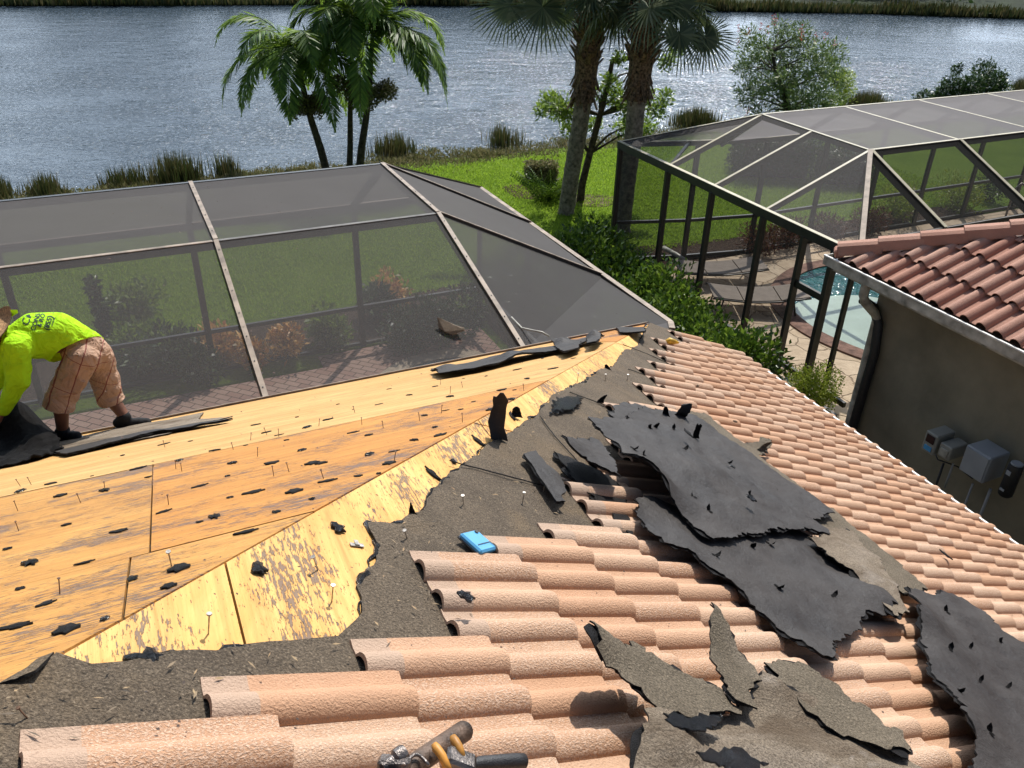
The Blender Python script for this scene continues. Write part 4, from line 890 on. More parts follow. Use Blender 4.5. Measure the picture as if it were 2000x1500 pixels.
mb = MB(); mb.poly(pl, EZ, .01); tag(mb.build('mulch_ring', M['bank']), kind='structure')
cc_ = at(1040, 375, z=0); pl = [Vector((cc_.x + .7*cos(a)*(1+.2*sin(3*a)), cc_.y + .7*sin(a)*(1+.15*cos(2*a)), .012)) for a in [i*pi/12 for i in range(24)]]
mb = MB(); mb.poly(pl, EZ, .01); tag(mb.build('mulch_ring', M['mulch']), kind='structure')
# reeds standing in the shallows
def reeds(px, wpx, label, n=260, h=.75, d_=.9):
    c = at(*px, z=-.1); wd = wpx/(FPX/((c-EYE).dot(FW))); c = Vector((c.x, c.y, -.2)); u_ = Vector((c.y, -c.x, 0)).normalized(); f = Vector((c.x, c.y, 0)).normalized()
    n = int(n*max(1, wd/1.4)); a = RNG.normal(size=n)*.27; b = RNG.normal(size=n)*.3; k = RNG.integers(0, 9, n); a = a*.55 + (RNG.random(9)-.5)[k]*.5
    P = np.array(c) + np.outer(a*wd, np.array(u_)) + np.outer(b*d_, np.array(f)); D = rdir(n)*.14 + np.array([0, 0, 1]); hh_ = h*RNG.uniform(.55, 1.15, n)*(1.05-.5*np.abs(a))
    t = leafmesh('reed_clump', P, D, rdir(n), hh_, .028, M['reed'], None, origin=tuple(c)); return tag(t, label, 'reeds', 'reed clumps in the lake')
reeds((95, 384), 95, 'low dense reed clump near the left side, standing in still water', 420, .6)
reeds((8, 388), 50, 'reed clump cut by the left border of the photo', 300, .6)
reeds((250, 365), 130, 'sparser reed clump left of the tall reeds beyond our cage', 330, .6)
reeds((350, 357), 120, 'tallest brown-green reed clump beyond our cage', 560, .85)
reeds((440, 348), 60, 'thin reed clump right of the tallest reeds', 200, .75)
reeds((768, 305), 105, 'reed clump in the water right of the feather palm trunks', 380, .75)
reeds((975, 285), 60, 'small upright reed clump left of the thick cabbage palm', 280, .75)
reeds((1010, 288), 50, 'thin scattered reeds just right of the small upright clump', 60, .65)
reeds((1365, 250), 105, 'dark reed clump between cabbage palm and bottlebrush tree', 800, .75)
reeds((1700, 213), 105, 'dark reed clump right of the bottlebrush tree', 900, .7)
reeds((1995, 180), 40, 'reed clump at the right border above the neighbouring cage', 400, .7)
# grassy fringe along the shore
P = []; D_ = []
cum = [0]
for a, b in zip(sh3[1:-2], sh3[2:-1]): cum.append(cum[-1]+(b-a).length)
for i in range(30000):
    s_ = random.random(); j = random.randrange(1, len(sh3)-2); a, b = sh3[j], sh3[j+1]; p = a.lerp(b, s_); n_ = (b-a).cross(EZ).normalized(); n_ = n_ if n_.y > 0 else -n_
    wd = .75 + .5*fbm(p.x*.8, p.y*.8); o = random.gauss(0, .5)*wd*(1 if j > 6 else .6); P.append(p - n_*(o-.1) + Vector((0, 0, -.03)))
P = np.array([tuple(p) for p in P]); n = len(P); dn = np.array([.6+.8*max(0, fbm(p[0]*1.3, p[1]*1.3)) for p in P])
tag(leafmesh('shore_grass', P, rdir(n)*.7+np.array([0, 0, .9]), rdir(n), .16*RNG.uniform(.4, 1.3, n)*dn, .035, M['tuft'], None), kind='stuff')
n = 160000; u_ = RNG.uniform(-7, 20, n); v_ = RNG.uniform(12.6, 21.6, n); P = np.outer(u_, np.array(E1)) + np.outer(v_, np.array(E2)); 
ok = ~((u_ > 8.7) & (v_ < 13.9)) & ~((u_ < 6.9) & (v_ < 13.7)) & (v_ < 21.4 - .0*u_); P = P[ok]; n = len(P)
tag(leafmesh('grass_blades', P, rdir(n)*.55+np.array([0, 0, 1]), rdir(n), .075*RNG.uniform(.5, 1.2, n), .02, M['blade'], None), kind='stuff')
# far bank growth and the woods behind it
fbv = [Vector((x, y, 0)) for x, y in fb[1:14]]; P = []; Ls = []
for i in range(16000):
    j = random.randrange(0, len(fbv)-1); p = fbv[j].lerp(fbv[j+1], random.random()); h = .5+.9*max(0, fbm(p.x*.25, 3.3)); P.append((p.x+random.gauss(0, .5), p.y+random.uniform(-.6, 1.5), -.1)); Ls.append(h*random.uniform(.6, 1.2))
n = len(P); tag(leafmesh('far_bank_reeds', P, rdir(n)*.25+np.array([0, 0, 1]), rdir(n), np.array(Ls), .12, M['reed'], None), kind='stuff')
cs = []; rs = []
for i in range(420):
    x = random.uniform(-110, 110); d = random.uniform(0, 18); yb_ = np.interp(x, [p[0] for p in fb[:14]], [p[1] for p in fb[:14]])
    dens = fbm(x*.06, 1.7); 
    if dens < -.22: continue
    h = (2.0 + d*.32 + 6.0*max(0, dens)); 
    for k in range(3): cs.append((x+random.uniform(-1.5, 1.5), yb_+2.5+d+random.uniform(-1, 1), h*random.uniform(.35, .8))); rs.append(h*.38)
P, D, Nn, l, w_ = bushleaves(cs, rs, 60000, .5, .3, .4); P[:, 2] = np.maximum(P[:, 2], .05)
tag(leafmesh('far_woods', P, D, Nn, l, w_, M['leaf_dark'], None), kind='stuff')

# ------------------------------------------------------------------ torn felt pieces lying on the roof
def feltpiece(name, poly_px, d, label, mats, cat='roofing felt', wave=.02, jag=.026, lift=None, step=.028, th=.005, seed=1, plane='R', group='torn sheets of roofing felt', fringe=True, tears=()):
    on, pl = (onR, RP) if plane == 'R' else (onL, LP)
    pts = [on(x, y, d) for x, y in poly_px]; cx_ = sum(p[0] for p in pts)/len(pts); cy_ = sum(p[1] for p in pts)/len(pts)
    lf = []
    for (x, y, r, hgt) in (lift or []): q = on(x, y, d); lf.append((q[0], q[1], r, hgt))
    def hf(u, v):
        h = d + wave*(fbm(u*2.2, v*2.2, seed) + .5*fbm(u*6, v*6, seed+2))
        for (a, b, r, g) in lf: h += g*math.exp(-((u-a)**2+(v-b)**2)/(r*r))
        return max(h, .02)
    mb = MB(); sheet(mb, pts, hf, lambda u, v, h: pl(u, v, h), step=step, jag=jag, th=th, seed=seed)
    if fringe: sheet(mb, pts, lambda u, v: hf(u, v)-.007, lambda u, v, h: pl(u, v, h), step=step*1.3, jag=jag*1.35, th=.004, seed=seed+40, mi_top=1)
    o = mb.build(name, mats, None, smooth=True, split=40, origin=pl(cx_, cy_, 0)); tag(o, label, cat, group)
    rr = random.Random(seed)
    for (x, y) in tears:     # little punched-up flaps around old nail holes
        u, v = on(x, y, d); h = hf(u, v) + th; a = rr.uniform(0, 6.28); du, dv = cos(a), sin(a); m = MB(); L_ = rr.uniform(.010, .024); w2 = L_*.45
        g0 = [pl(u - dv*w2*k, v + du*w2*k, h+.001) for k in (-1, 0, 1)]; g1 = [pl(u + du*L_*.5 - dv*w2*k*1.2, v + dv*L_*.5 + du*w2*k*1.2, h+.012) for k in (-1, 0, 1)]; g2 = [pl(u + du*L_*.6 - dv*w2*k*.5, v + dv*L_*.6 + du*w2*k*.5, h+.024+.004*k) for k in (-1, 0, 1)]
        m.add(g0+g1+g2, [(0, 1, 4, 3), (1, 2, 5, 4), (3, 4, 7, 6), (4, 5, 8, 7)]); m.add([p - NR*.003 for p in g0+g1+g2], [(3, 4, 1, 0), (4, 5, 2, 1), (6, 7, 4, 3), (7, 8, 5, 4)])
        hole = [pl(u - du*L_*.5*(1+cos(q*pi/4)*.9) + -dv*w2*sin(q*pi/4), v - dv*L_*.5*(1+cos(q*pi/4)*.9) + du*w2*sin(q*pi/4), h+.0015) for q in range(8)]; m.add(hole, [tuple(range(8))])
        m.build('torn_flap', M['black_felt'], o)
    return o
SM = [M['felt'], M['felt_edge']]; GB = [M['granule_brown'], M['felt_edge']]; GG = [M['granule_grey'], M['felt_edge']]
feltpiece('felt_sheet', [(1330, 800), (1372, 808), (1420, 850), (1440, 866), (1490, 866), (1485, 882), (1470, 890), (1530, 935), (1600, 985), (1618, 990), (1660, 1030), (1720, 1080), (1800, 1150), (1755, 1160), (1700, 1110), (1600, 1030), (1480, 950), (1400, 890), (1310, 840)], .10, 'long granule-backed felt strip behind the big smooth sheet, edging the intact tiles', GB, seed=3, wave=.012, tears=[(1505, 965), (1560, 960), (1370, 850)], lift=[(1485, 868, .12, .05)])
feltpiece('felt_sheet', [(1205, 812), (1240, 790), (1300, 800), (1345, 812), (1400, 850), (1480, 905), (1570, 965), (1612, 1000), (1560, 1020), (1450, 960), (1330, 900), (1230, 850)], .125, 'thin grey felt strip peeling out from under the big smooth sheet at the hip', SM, seed=4, wave=.015)
feltpiece('felt_sheet', [(1223, 972), (1250, 968), (1300, 985), (1340, 1035), (1380, 1045), (1470, 1040), (1545, 1030), (1600, 1060), (1625, 1095), (1690, 1140), (1735, 1188), (1716, 1205), (1672, 1196), (1662, 1228), (1632, 1238), (1605, 1262), (1599, 1300), (1583, 1292), (1500, 1222), (1460, 1180), (1400, 1130), (1330, 1080), (1280, 1060), (1240, 1025)], .10, 'wide smooth black felt sheet with sawtooth torn lower end resting on the tiles', SM, seed=5, wave=.018, tears=[(1455, 1065), (1490, 1060), (1505, 1145), (1612, 1165), (1380, 1085)], lift=[(1600, 1290, .12, .03), (1700, 1170, .15, .04)])
feltpiece('felt_sheet', [(1124, 818), (1160, 812), (1210, 815), (1285, 828), (1335, 855), (1390, 900), (1430, 930), (1480, 960), (1550, 1003), (1600, 1030), (1606, 1042), (1560, 1030), (1500, 1035), (1440, 1038), (1390, 1048), (1365, 1046), (1330, 1020), (1290, 985), (1250, 952), (1205, 925), (1185, 880), (1150, 840)], .135, 'largest smooth black felt sheet, uppermost on the heap beside the hip', SM, seed=6, wave=.02, tears=[(1210, 885), (1230, 897), (1312, 885), (1445, 968), (1330, 970), (1362, 997), (1405, 905), (1250, 835), (1296, 838)], lift=[(1300, 900, .4, .03), (1210, 925, .12, .06), (1250, 955, .12, .05)])
feltpiece('felt_sheet', [(1560, 1046), (1585, 1042), (1615, 1026), (1650, 1035), (1672, 1062), (1700, 1095), (1722, 1130), (1742, 1165), (1760, 1195), (1728, 1203), (1700, 1170), (1670, 1140), (1640, 1112), (1610, 1090), (1590, 1070)], .13, 'tan granule-faced felt strip folded over between the two black sheets', GG, seed=7, wave=.02, lift=[(1640, 1100, .1, .03)])
feltpiece('felt_sheet', [(1755, 1145), (1775, 1150), (1812, 1160), (1822, 1150), (1860, 1165), (1905, 1190), (1922, 1215), (1945, 1235), (2000, 1262), (2080, 1300), (2150, 1400), (2100, 1600), (1905, 1600), (1880, 1500), (1850, 1410), (1810, 1330), (1785, 1270), (1765, 1200)], .125, 'large smooth black felt sheet running off the lower right corner', SM, seed=8, wave=.02, tears=[(1833, 1195), (1835, 1275), (1895, 1335), (1955, 1340), (1850, 1360), (1940, 1255), (1900, 1450), (1880, 1265)], lift=[(1765, 1200, .15, .06), (1850, 1410, .15, .06)])
feltpiece('felt_sheet', [(1066, 856), (1085, 862), (1110, 850), (1150, 852), (1172, 880), (1178, 905), (1190, 925), (1170, 918), (1120, 890), (1085, 872)], .14, 'small pale cracked felt piece left of the largest black sheet', SM, seed=9, wave=.012, lift=[(1075, 860, .08, .03)])
feltpiece('felt_sheet', [(1014, 884), (1038, 878), (1058, 905), (1082, 925), (1096, 960), (1085, 970), (1094, 979), (1076, 980), (1045, 935)], .05, 'narrow black felt strip on the dirty underlayment left of the first short tile rows', SM, seed=10, wave=.01, jag=.008)
feltpiece('felt_sheet', [(1175, 805), (1200, 783), (1245, 790), (1275, 800), (1290, 815), (1262, 822), (1230, 818), (1190, 815)], .11, 'grey torn felt flap at the upper end of the largest black sheet', SM, seed=11, wave=.01)
feltpiece('felt_sheet', [(1232, 1062), (1190, 1000), (1100, 925), (1075, 880), (1100, 890), (1185, 930), (1215, 960), (1225, 1000)], .04, 'dark sheet standing in for the shade in the gap beside the short tile rows', [M['felt_edge'], M['felt_edge']], seed=12, wave=.01)  # near-black sheet laid in the void, its colour stands in for shade
feltpiece('felt_sheet', [(1190, 1446), (1207, 1418), (1222, 1410), (1240, 1415), (1300, 1425), (1340, 1400), (1405, 1392), (1425, 1370), (1442, 1330), (1480, 1350), (1560, 1385), (1640, 1430), (1700, 1470), (1775, 1520), (1800, 1650), (1195, 1650)], .15, 'big rumpled granule-faced felt heap at the bottom edge of the photo', GG, seed=13, wave=.035, lift=[(1450, 1340, .15, .05), (1240, 1440, .12, .05)])
feltpiece('felt_sheet', [(1455, 1296), (1470, 1292), (1487, 1282), (1530, 1298), (1565, 1315), (1600, 1345), (1628, 1385), (1650, 1382), (1690, 1420), (1728, 1432), (1740, 1480), (1690, 1470), (1600, 1430), (1530, 1380), (1490, 1340), (1480, 1325)], .18, 'brown granule-faced felt piece with blunt hooked tip, right of the upright spike', GB, seed=14, wave=.025)
feltpiece('felt_sheet', [(1333, 1198), (1345, 1206), (1372, 1235), (1395, 1265), (1430, 1300), (1445, 1330), (1425, 1345), (1408, 1375), (1375, 1345), (1358, 1300), (1347, 1275), (1336, 1235)], .19, 'upright pointed brown felt spike in front of the lower tile rows', GB, seed=15, wave=.012, lift=[(1335, 1210, .10, .05)])
feltpiece('felt_sheet', [(1083, 1247), (1110, 1250), (1178, 1276), (1186, 1262), (1192, 1252), (1215, 1275), (1260, 1300), (1330, 1325), (1372, 1350), (1408, 1392), (1340, 1398), (1290, 1402), (1236, 1392), (1210, 1370), (1185, 1345), (1150, 1320), (1115, 1305), (1100, 1290)], .17, 'brown granule-faced felt tongue curling up at its left end on the front tiles', GB, seed=16, wave=.02, lift=[(1090, 1262, .08, .06)])
feltpiece('tar_patch', [(1236, 1396), (1260, 1392), (1300, 1402), (1355, 1394), (1358, 1402), (1325, 1422), (1290, 1428), (1255, 1425), (1240, 1410)], .20, 'wet blue-black tar patch below the curled brown felt tongue', [M['tar'], M['tar']], 'tar patch', seed=17, wave=.02, group=None, step=.02)
feltpiece('tar_patch', [(1075, 785), (1100, 778), (1130, 775), (1122, 792), (1095, 800), (1070, 806), (1080, 795)], .03, 'glistening tar patch on the underlayment near the hip', [M['tar'], M['tar']], 'tar patch', seed=18, wave=.01, group=None, step=.02)
feltpiece('tar_ridge', [(1298, 1470), (1325, 1464), (1365, 1470), (1410, 1482), (1445, 1500), (1400, 1508), (1350, 1492)], .21, 'glossy black tar ridge crossing the felt heap at the bottom edge', [M['tar'], M['tar']], 'tar patch', seed=33, wave=.03, group=None, step=.02, fringe=False)
def eaveroll(px, d, label, seed, lift=None, wave=.01): feltpiece('felt_strip', px, d, label, SM, 'roofing felt', wave, .012, lift, .03, .007, seed, 'L', 'felt strips along the stripped eave')
eaveroll([(843, 722), (870, 716), (930, 706), (1000, 690), (1080, 676), (1150, 660), (1160, 664), (1100, 682), (1030, 696), (950, 716), (900, 726), (860, 732)], .035, 'long curled black felt strip lying along the plywood near the eave', 21, [(870, 725, .12, .05), (1000, 700, .12, .05)])
eaveroll([(1150, 658), (1170, 652), (1183, 655), (1168, 668), (1150, 672)], .06, 'small curled black felt tab standing near the eave corner', 22, [(1165, 660, .06, .06)])
eaveroll([(1080, 664), (1100, 660), (1138, 668), (1130, 680), (1105, 688), (1090, 680)], .05, 'crumpled black felt tab on the plywood left of the standing tab', 23, [(1100, 672, .06, .05)])
eaveroll([(1205, 640), (1260, 640), (1262, 648), (1235, 650), (1212, 650)], .02, 'black felt scrap at the tip of the hip', 24)
eaveroll([(105, 884), (180, 866), (260, 850), (330, 838), (395, 826), (455, 819), (380, 834), (300, 848), (200, 872), (130, 888)], .02, 'black felt strip at the worker\'s feet along the eave', 25, None, .015)
def scrapmesh_(seed, L, wd, hgt=.012):
    rr = random.Random(seed); mb = MB(); n = 15; top = []; 
    for i in range(n):
        a = 2*pi*i/n; r = rr.uniform(.5, 1.15); top.append(Vector((cos(a)*L*r, sin(a)*wd*r, hgt*rr.uniform(.4, 1.3))))
    c = Vector((0, 0, hgt*1.5)); bot = [Vector((p.x, p.y, -.002)) for p in top]
    mb.add([c]+top+bot, [(0, 1+i, 1+(i+1) % n) for i in range(n)] + [(1+i, 1+n+i, 1+n+(i+1) % n, 1+(i+1) % n) for i in range(n)]); return mb
scrapmesh = scrapmesh_
# curled tabs and shards standing up
def shard(x, y, d, wd, hgt, lean, curl, label, taper=.15, name='felt_tab', mat='felt'):
    mb = MB(); pb = RP(*onR(x, y, d), d-.005); F_ = Vector((FW.x, FW.y, 0)); vs = []
    for i in range(9):
        t_ = i/8; c = pb + EZ*hgt*t_ + CX*(lean*t_ - .05*hgt*sin(t_*5)) + F_*curl*sin(t_*2.4); wv = wd*(1-taper*t_)
        for s_ in (-1, -.5, 0, .5, 1): vs.append(c + CX*wv*s_*(1+.25*fbm(i*.9+x, s_*2)) + F_*wd*.45*(1-s_*s_) + EZ*.12*hgt*fbm(i*.7+y, s_*3)*t_)
    fs = [(i*5+j, i*5+j+1, (i+1)*5+j+1, (i+1)*5+j) for i in range(8) for j in range(4)]; n = len(vs)
    mb.add(vs + [v + F_*.005 for v in vs], fs + [tuple(reversed([k+n for k in f])) for f in fs] + [(i*5, (i+1)*5, (i+1)*5+n, i*5+n) for i in range(8)] + [((i+1)*5+4, i*5+4, i*5+4+n, (i+1)*5+4+n) for i in range(8)] + [(40+j, 40+j+1, 41+j+n, 40+j+n) for j in range(4)])
    tag(mb.build(name, M[mat], None, True, pb, 50), label, 'roofing felt', 'felt tabs standing up from the torn roof')
shard(975, 860, .01, .036, .21, -.012, .05, 'tallest curled black felt tab, standing upright on the plywood hip')
shard(1346, 852, .13, .016, .085, .0, .01, 'thin upright black shard on the far edge of the largest felt sheet', .0, 'felt_shard', 'black_felt')
shard(1312, 812, .11, .045, .11, .03, -.05, 'grey felt flap curling up at the head of the heap beside the first tile ends', .3)
shard(1292, 815, .11, .022, .07, -.02, .03, 'small torn black flap left of the grey curling flap', .5, 'felt_shard', 'black_felt')
shard(1262, 840, .12, .018, .05, .02, .02, 'low ragged shard on the upper part of the heap', .6, 'felt_shard', 'black_felt')
shard(1475, 880, .11, .028, .06, .05, .03, 'curled felt corner over the tiles beyond the heap', .5, 'felt_shard', 'granule_brown')
shard(1170, 786, .02, .022, .045, .03, .02, 'small crumpled felt tuft on the underlayment near the tile ends', .6, 'felt_shard', 'black_felt')
shard(1188, 722, .01, .022, .035, -.02, .02, 'small tarred tuft at the torn edge high on the hip', .6, 'felt_shard', 'tar')
shard(1010, 815, .01, .026, .05, -.01, .02, 'short tarred tab right of the tall standing tab', .4, 'felt_shard', 'tar')
shard(806, 1003, .01, .012, .045, -.01, .0, 'tiny spike at the notch of the torn underlayment', .8, 'felt_shard', 'black_felt')
for x, y, d, r_, m_, lab in ((1388, 1238, .085, .030, 'cream_metal', 'pale grey broken tile chip beside the felt spike'), (1428, 822, .085, .022, 'granule_grey', 'curled dry scrap lying on the far tiles'), (1355, 752, .085, .015, 'granule_grey', 'small dry leaf on the tiles near the hip corner')):
    u, v = onR(x, y, d); o = scrapmesh_(x, r_, r_*.6, .008).build('chip', [M[m_]], None); o.location = RP(u, v, d); o.rotation_euler = (0.3, .35, x); tag(o, lab, 'debris')
# felt scrap caught on the screen, and a hose end
mb = MB(); pts = [(853, 632), (870, 633), (890, 640), (905, 652), (906, 657), (885, 658), (868, 652), (856, 643)]
def scrn(x, y):  # on the near sloping screen panel
    a = W(0, VP_+.06, 2.84); n = (W(0, VN, ZT+.045)-a).cross(E1).normalized(); d = ray(x, y); return EYE + d*((a-EYE).dot(n)/d.dot(n)), (n if n.z > 0 else -n)
pp = [scrn(*p) for p in pts]; c0 = sum((p[0] for p in pp), Vector())/len(pp); nn = pp[0][1]
mb.poly([p[0]+nn*(.03 + .05*((p[0]-c0).length > .12)) for p in pp], nn, .006)
tag(mb.build('felt_scrap', M['granule_grey'], None, False, c0), 'pale leaf-shaped felt scrap lying on the screen mesh above the eave', 'felt scrap')
mb = MB(); hp = [scrn(x, y) for x, y in [(1000, 612), (1020, 633), (1042, 649), (1058, 652), (1072, 660)]]
mb.tube([p[0]+p[1]*(.02 if i > 1 else -.05) for i, p in enumerate(hp)], .010, 8)
tag(mb.build('hose', M['cream_metal'], None, True, hp[2][0]), 'thin pale hose end lying on the screen mesh near the eave', 'hose')
# scraps scattered over the plywood
protos = []
for i, (L, wd, h) in enumerate([(.036, .020, .0035), (.030, .022, .0055), (.046, .015, .003), (.020, .012, .0025)]):
    o = scrapmesh(i, L, wd, h).build('tar_scrap', [M['tar'] if i % 2 else M['felt_edge']], None, True); protos.append(o)
ML = Matrix(((E1.x, 0, 0), (E1.y, 0, 0), (0, 0, 1)))
def orient(n, along, a):
    x = (along - n*along.dot(n)).normalized(); y = n.cross(x); r = x*cos(a) + y*sin(a); q = n.cross(r); return Matrix((r, q, n)).transposed().to_euler()
SCR = []
scr = [(118, 968), (205, 958), (232, 1038), (15, 1072), (330, 1145), (205, 1210), (495, 962), (450, 972), (290, 932), (240, 890), (320, 868), (372, 862), (610, 905), (455, 905), (770, 882), (740, 925), (628, 905), (722, 888), (690, 845), (560, 860), (520, 845), (830, 812), (870, 802), (925, 785), (980, 762), (1030, 740), (1080, 720), (905, 740), (850, 755), (800, 772), (740, 790), (690, 800), (640, 820), (600, 835), (545, 850), (480, 870), (420, 880), (350, 900), (270, 915), (180, 930), (100, 945), (40, 960), (320, 1000), (390, 1020), (130, 1025), (60, 1100), (165, 1100), (260, 1130), (350, 1110), (420, 1010), (480, 1040), (540, 1000), (575, 960), (610, 975), (640, 940), (700, 930), (760, 905), (810, 860), (860, 850), (900, 800), (960, 800), (1000, 780), (90, 1180), (40, 1150), (130, 1230), (950, 735), (1010, 722), (660, 790), (760, 760), (1060, 700), (1120, 700), (580, 815), (500, 830), (850, 835), (30, 1225), (1005, 762), (720, 850), (880, 775), (390, 950), (445, 930), (530, 905), (590, 880)]
rr = random.Random(5)
for i, (x, y) in enumerate(scr):
    u, v = onL(x, y); 
    if v > VP_-.02 or (UP_-u) < (VP_-v): continue
    k = i % 4; o = protos[k] if 'used%d' % k not in globals() else None
    if o is None: o = protos[k].copy(); COL.objects.link(o)
    globals()['used%d' % k] = 1
    o.location = LP(u, v, .002); o.rotation_euler = orient(NL, E1, rr.uniform(-.45, .45)); s_ = rr.uniform(.5, 1.05); o.scale = (s_*.8, s_*rr.uniform(1., 2.2), s_)
    SCR.append((o, x, v, k))
ORD = 'first second third fourth fifth sixth seventh eighth ninth tenth eleventh twelfth thirteenth fourteenth fifteenth sixteenth seventeenth eighteenth nineteenth twentieth'.split()
ORD += ['twenty-'+q for q in ORD[:9]] + ['thirtieth'] + ['thirty-'+q for q in ORD[:9]] + ['fortieth'] + ['forty-'+q for q in ORD[:9]]
for row, lo_, hi_ in (('pale eave row', vr1, 99), ('orange middle row', vr2, vr1), ('tan lowest row', -99, vr2)):
    for i, (o, x, v, k) in enumerate(sorted([q for q in SCR if lo_ <= q[2] < hi_], key=lambda q: q[1])):
        tag(o, '%s black tar scrap on the %s of plywood, %s from the left' % (('oval', 'glossy', 'long thin', 'tiny')[k], row, ORD[i]), 'tar scrap', 'tar scraps on the bare plywood')
for (x, y, k, lab) in [(504, 1110, 1, 'round black tar blob on the pale plywood left of the galvanised clip'), (658, 1030, 1, 'oval black tar lump on the pale plywood near the top of the hip side'), (845, 925, 2, 'long black tar tongue reaching onto the plywood from the underlayment'), (1000, 812, 2, 'black felt tongue on the plywood right of the standing tab'), (935, 862, 2, 'twisted black felt bow on the plywood hip'), (880, 1162, 1, 'black tar lump on the second short tile row'), (885, 900, 3, 'dark chip on the underlayment below the tar tongue'), (1440, 968, 1, 'small black lump on the largest felt sheet'), (1320, 840, 2, 'ragged black scrap at the top of the felt heap'), (1840, 1082, 2, 'black scrap lying on the intact far tiles'), (1405, 905, 3, 'small dark chip on the upper felt sheet'), (295, 1282, 1, 'black tar lump at the lower edge of the pale plywood')]:
    d = .10 if x > 860 and y > 1000 else (.20 if 1300 < x < 1500 else .005)
    if x > 1800: d = .09
    u, v = onR(x, y, d); o = protos[k].copy(); COL.objects.link(o); o.location = RP(u, v, d); o.rotation_euler = orient(NR, E2, rr.uniform(-.4, .9)); o.scale = (.95, 1.0, 1.3); tag(o, lab, 'tar scrap')
# nails left standing in the deck: parts of the house
mb = MB(); mb.tube([(0, 0, 0), (0, 0, .052)], .0019, 6); mb.tube([(0, 0, .052), (0, 0, .055)], .0065, 8); nail0 = mb.build('nail', M['nail']); nail0.parent = house
mb = MB(); mb.tube([(0, 0, 0), (0, 0, .044)], .0015, 5); mb.tube([(0, 0, .044), (0, 0, .046)], .004, 7); nail1 = mb.build('nail', M['rust']); nail1.parent = house
hb = base(house)
npx = [(621, 1113, 'R'), (1190-550+10, 1173, 'R'), (407, 1235, 'R'), (134+0, 0, 'X')]
nl = [('R', 621, 1113, 0), ('R', 648, 1175, 0), ('R', 407, 1238, 0), ('R', 905, 990, 0), ('R', 1020, 985, 0), ('R', 797, 1058, 0), ('R', 1225, 745, 0), ('R', 1183, 745, 0), ('R', 1128, 745, 0), ('R', 60, 1410, 1), ('R', 1060, 965, 0), ('L', 335, 1105, 0), ('L', 117, 1160, 1), ('L', 205, 1065-110, 1), ('L', 40, 950, 1), ('L', 632, 935, 1), ('L', 770, 900, 1)]
for i in range(30):
    x = rr.uniform(20, 1150); y0 = 914 - .212*x - .0; y = y0 + rr.uniform(6, 110 + (1150-x)*.05); nl.append(('L', x, y, 1))
cnt_ = 0
for i, (s_, x, y, k) in enumerate(nl):
    u, v = (onR if s_ == 'R' else onL)(x, y)
    if s_ == 'L' and ((UP_-u) < (VP_-v)+.05 or v > VP_-.05): continue
    src = (nail0, nail1)[k]; o = src if (k, 'u') not in globals().setdefault('_nu', {}) else src.copy()
    if (k, 'u') in _nu: COL.objects.link(o); o.parent = house
    _nu[(k, 'u')] = 1
    o.location = (RP if s_ == 'R' else LP)(u, v, 0) - hb; o.rotation_euler = (rr.uniform(-.2, .2), rr.uniform(-.2, .2), 0)
# metal H-clip in the seam
u, v = onR(696, 1064, .004); mb = MB(); c = RP(u, v, .004); x_ = (E1 - NR*E1.dot(NR)).normalized(); y_ = NR.cross(x_); mb.box(c, x_, y_, NR, .022, .008, .0015, 0, .001); mb.box(c+y_*.007+NR*.003, x_, y_, NR, .007, .012, .0015, 0, .001); mb.build('sheathing_clip', M['nail'], house)
# straw, grit and crumbs
P = []; 
for i in range(5200):
    u = random.uniform(-.6, 4.4); v = random.uniform(.9, 6.1); e = fbm(u*1.5, v*1.5, 9)
    if e < -.15: continue
    P.append((u, v))
pr_ = Vector(); inside = []
ep = [Vector(p) for p in polyR]
def inpoly(p, poly):
    c = False; j = len(poly)-1
    for i in range(len(poly)):
        a, b = poly[i], poly[j]
        if (a[1] > p[1]) != (b[1] > p[1]) and p[0] < (b[0]-a[0])*(p[1]-a[1])/(b[1]-a[1])+a[0]: c = not c
        j = i
    return c
P = [p for p in P if inpoly(p, polyR)]
Pw = np.array([tuple(RP(u, v, .026)) for u, v in P]); n = len(Pw); T = rdir(n); T -= np.outer(T@np.array(NR), np.array(NR)); M['straw'] = leafmat('straw_grit', [(.05, .04, .03), (.16, .12, .08), (.34, .24, .13), (.24, .14, .07)], .8, .05)
tag(leafmesh('roof_grit', Pw, T, np.tile(np.array(NR), (n, 1))+rdir(n)*.3, RNG.uniform(.006, .034, n), RNG.uniform(.0025, .007, n), M['straw'], None), kind='stuff')
# crumbs on the tile pans
P = [(random.uniform(-.2, 5.2), 1.14-.02+PV*(random.randrange(-8, 38)+.42)+random.gauss(0, .012)) for _ in range(1500)]
Pw = np.array([tuple(RP(u, v, .042)) for u, v in P]); n = len(Pw); T = rdir(n); T -= np.outer(T@np.array(NR), np.array(NR)); M['crumb'] = leafmat('dark_crumbs', [(.04, .03, .025), (.10, .06, .04)], .8, .0)
tag(leafmesh('tile_crumbs', Pw, T, np.tile(np.array(NR), (n, 1))+rdir(n)*.5, RNG.uniform(.004, .012, n), RNG.uniform(.003, .008, n), M['crumb'], None), kind='stuff')

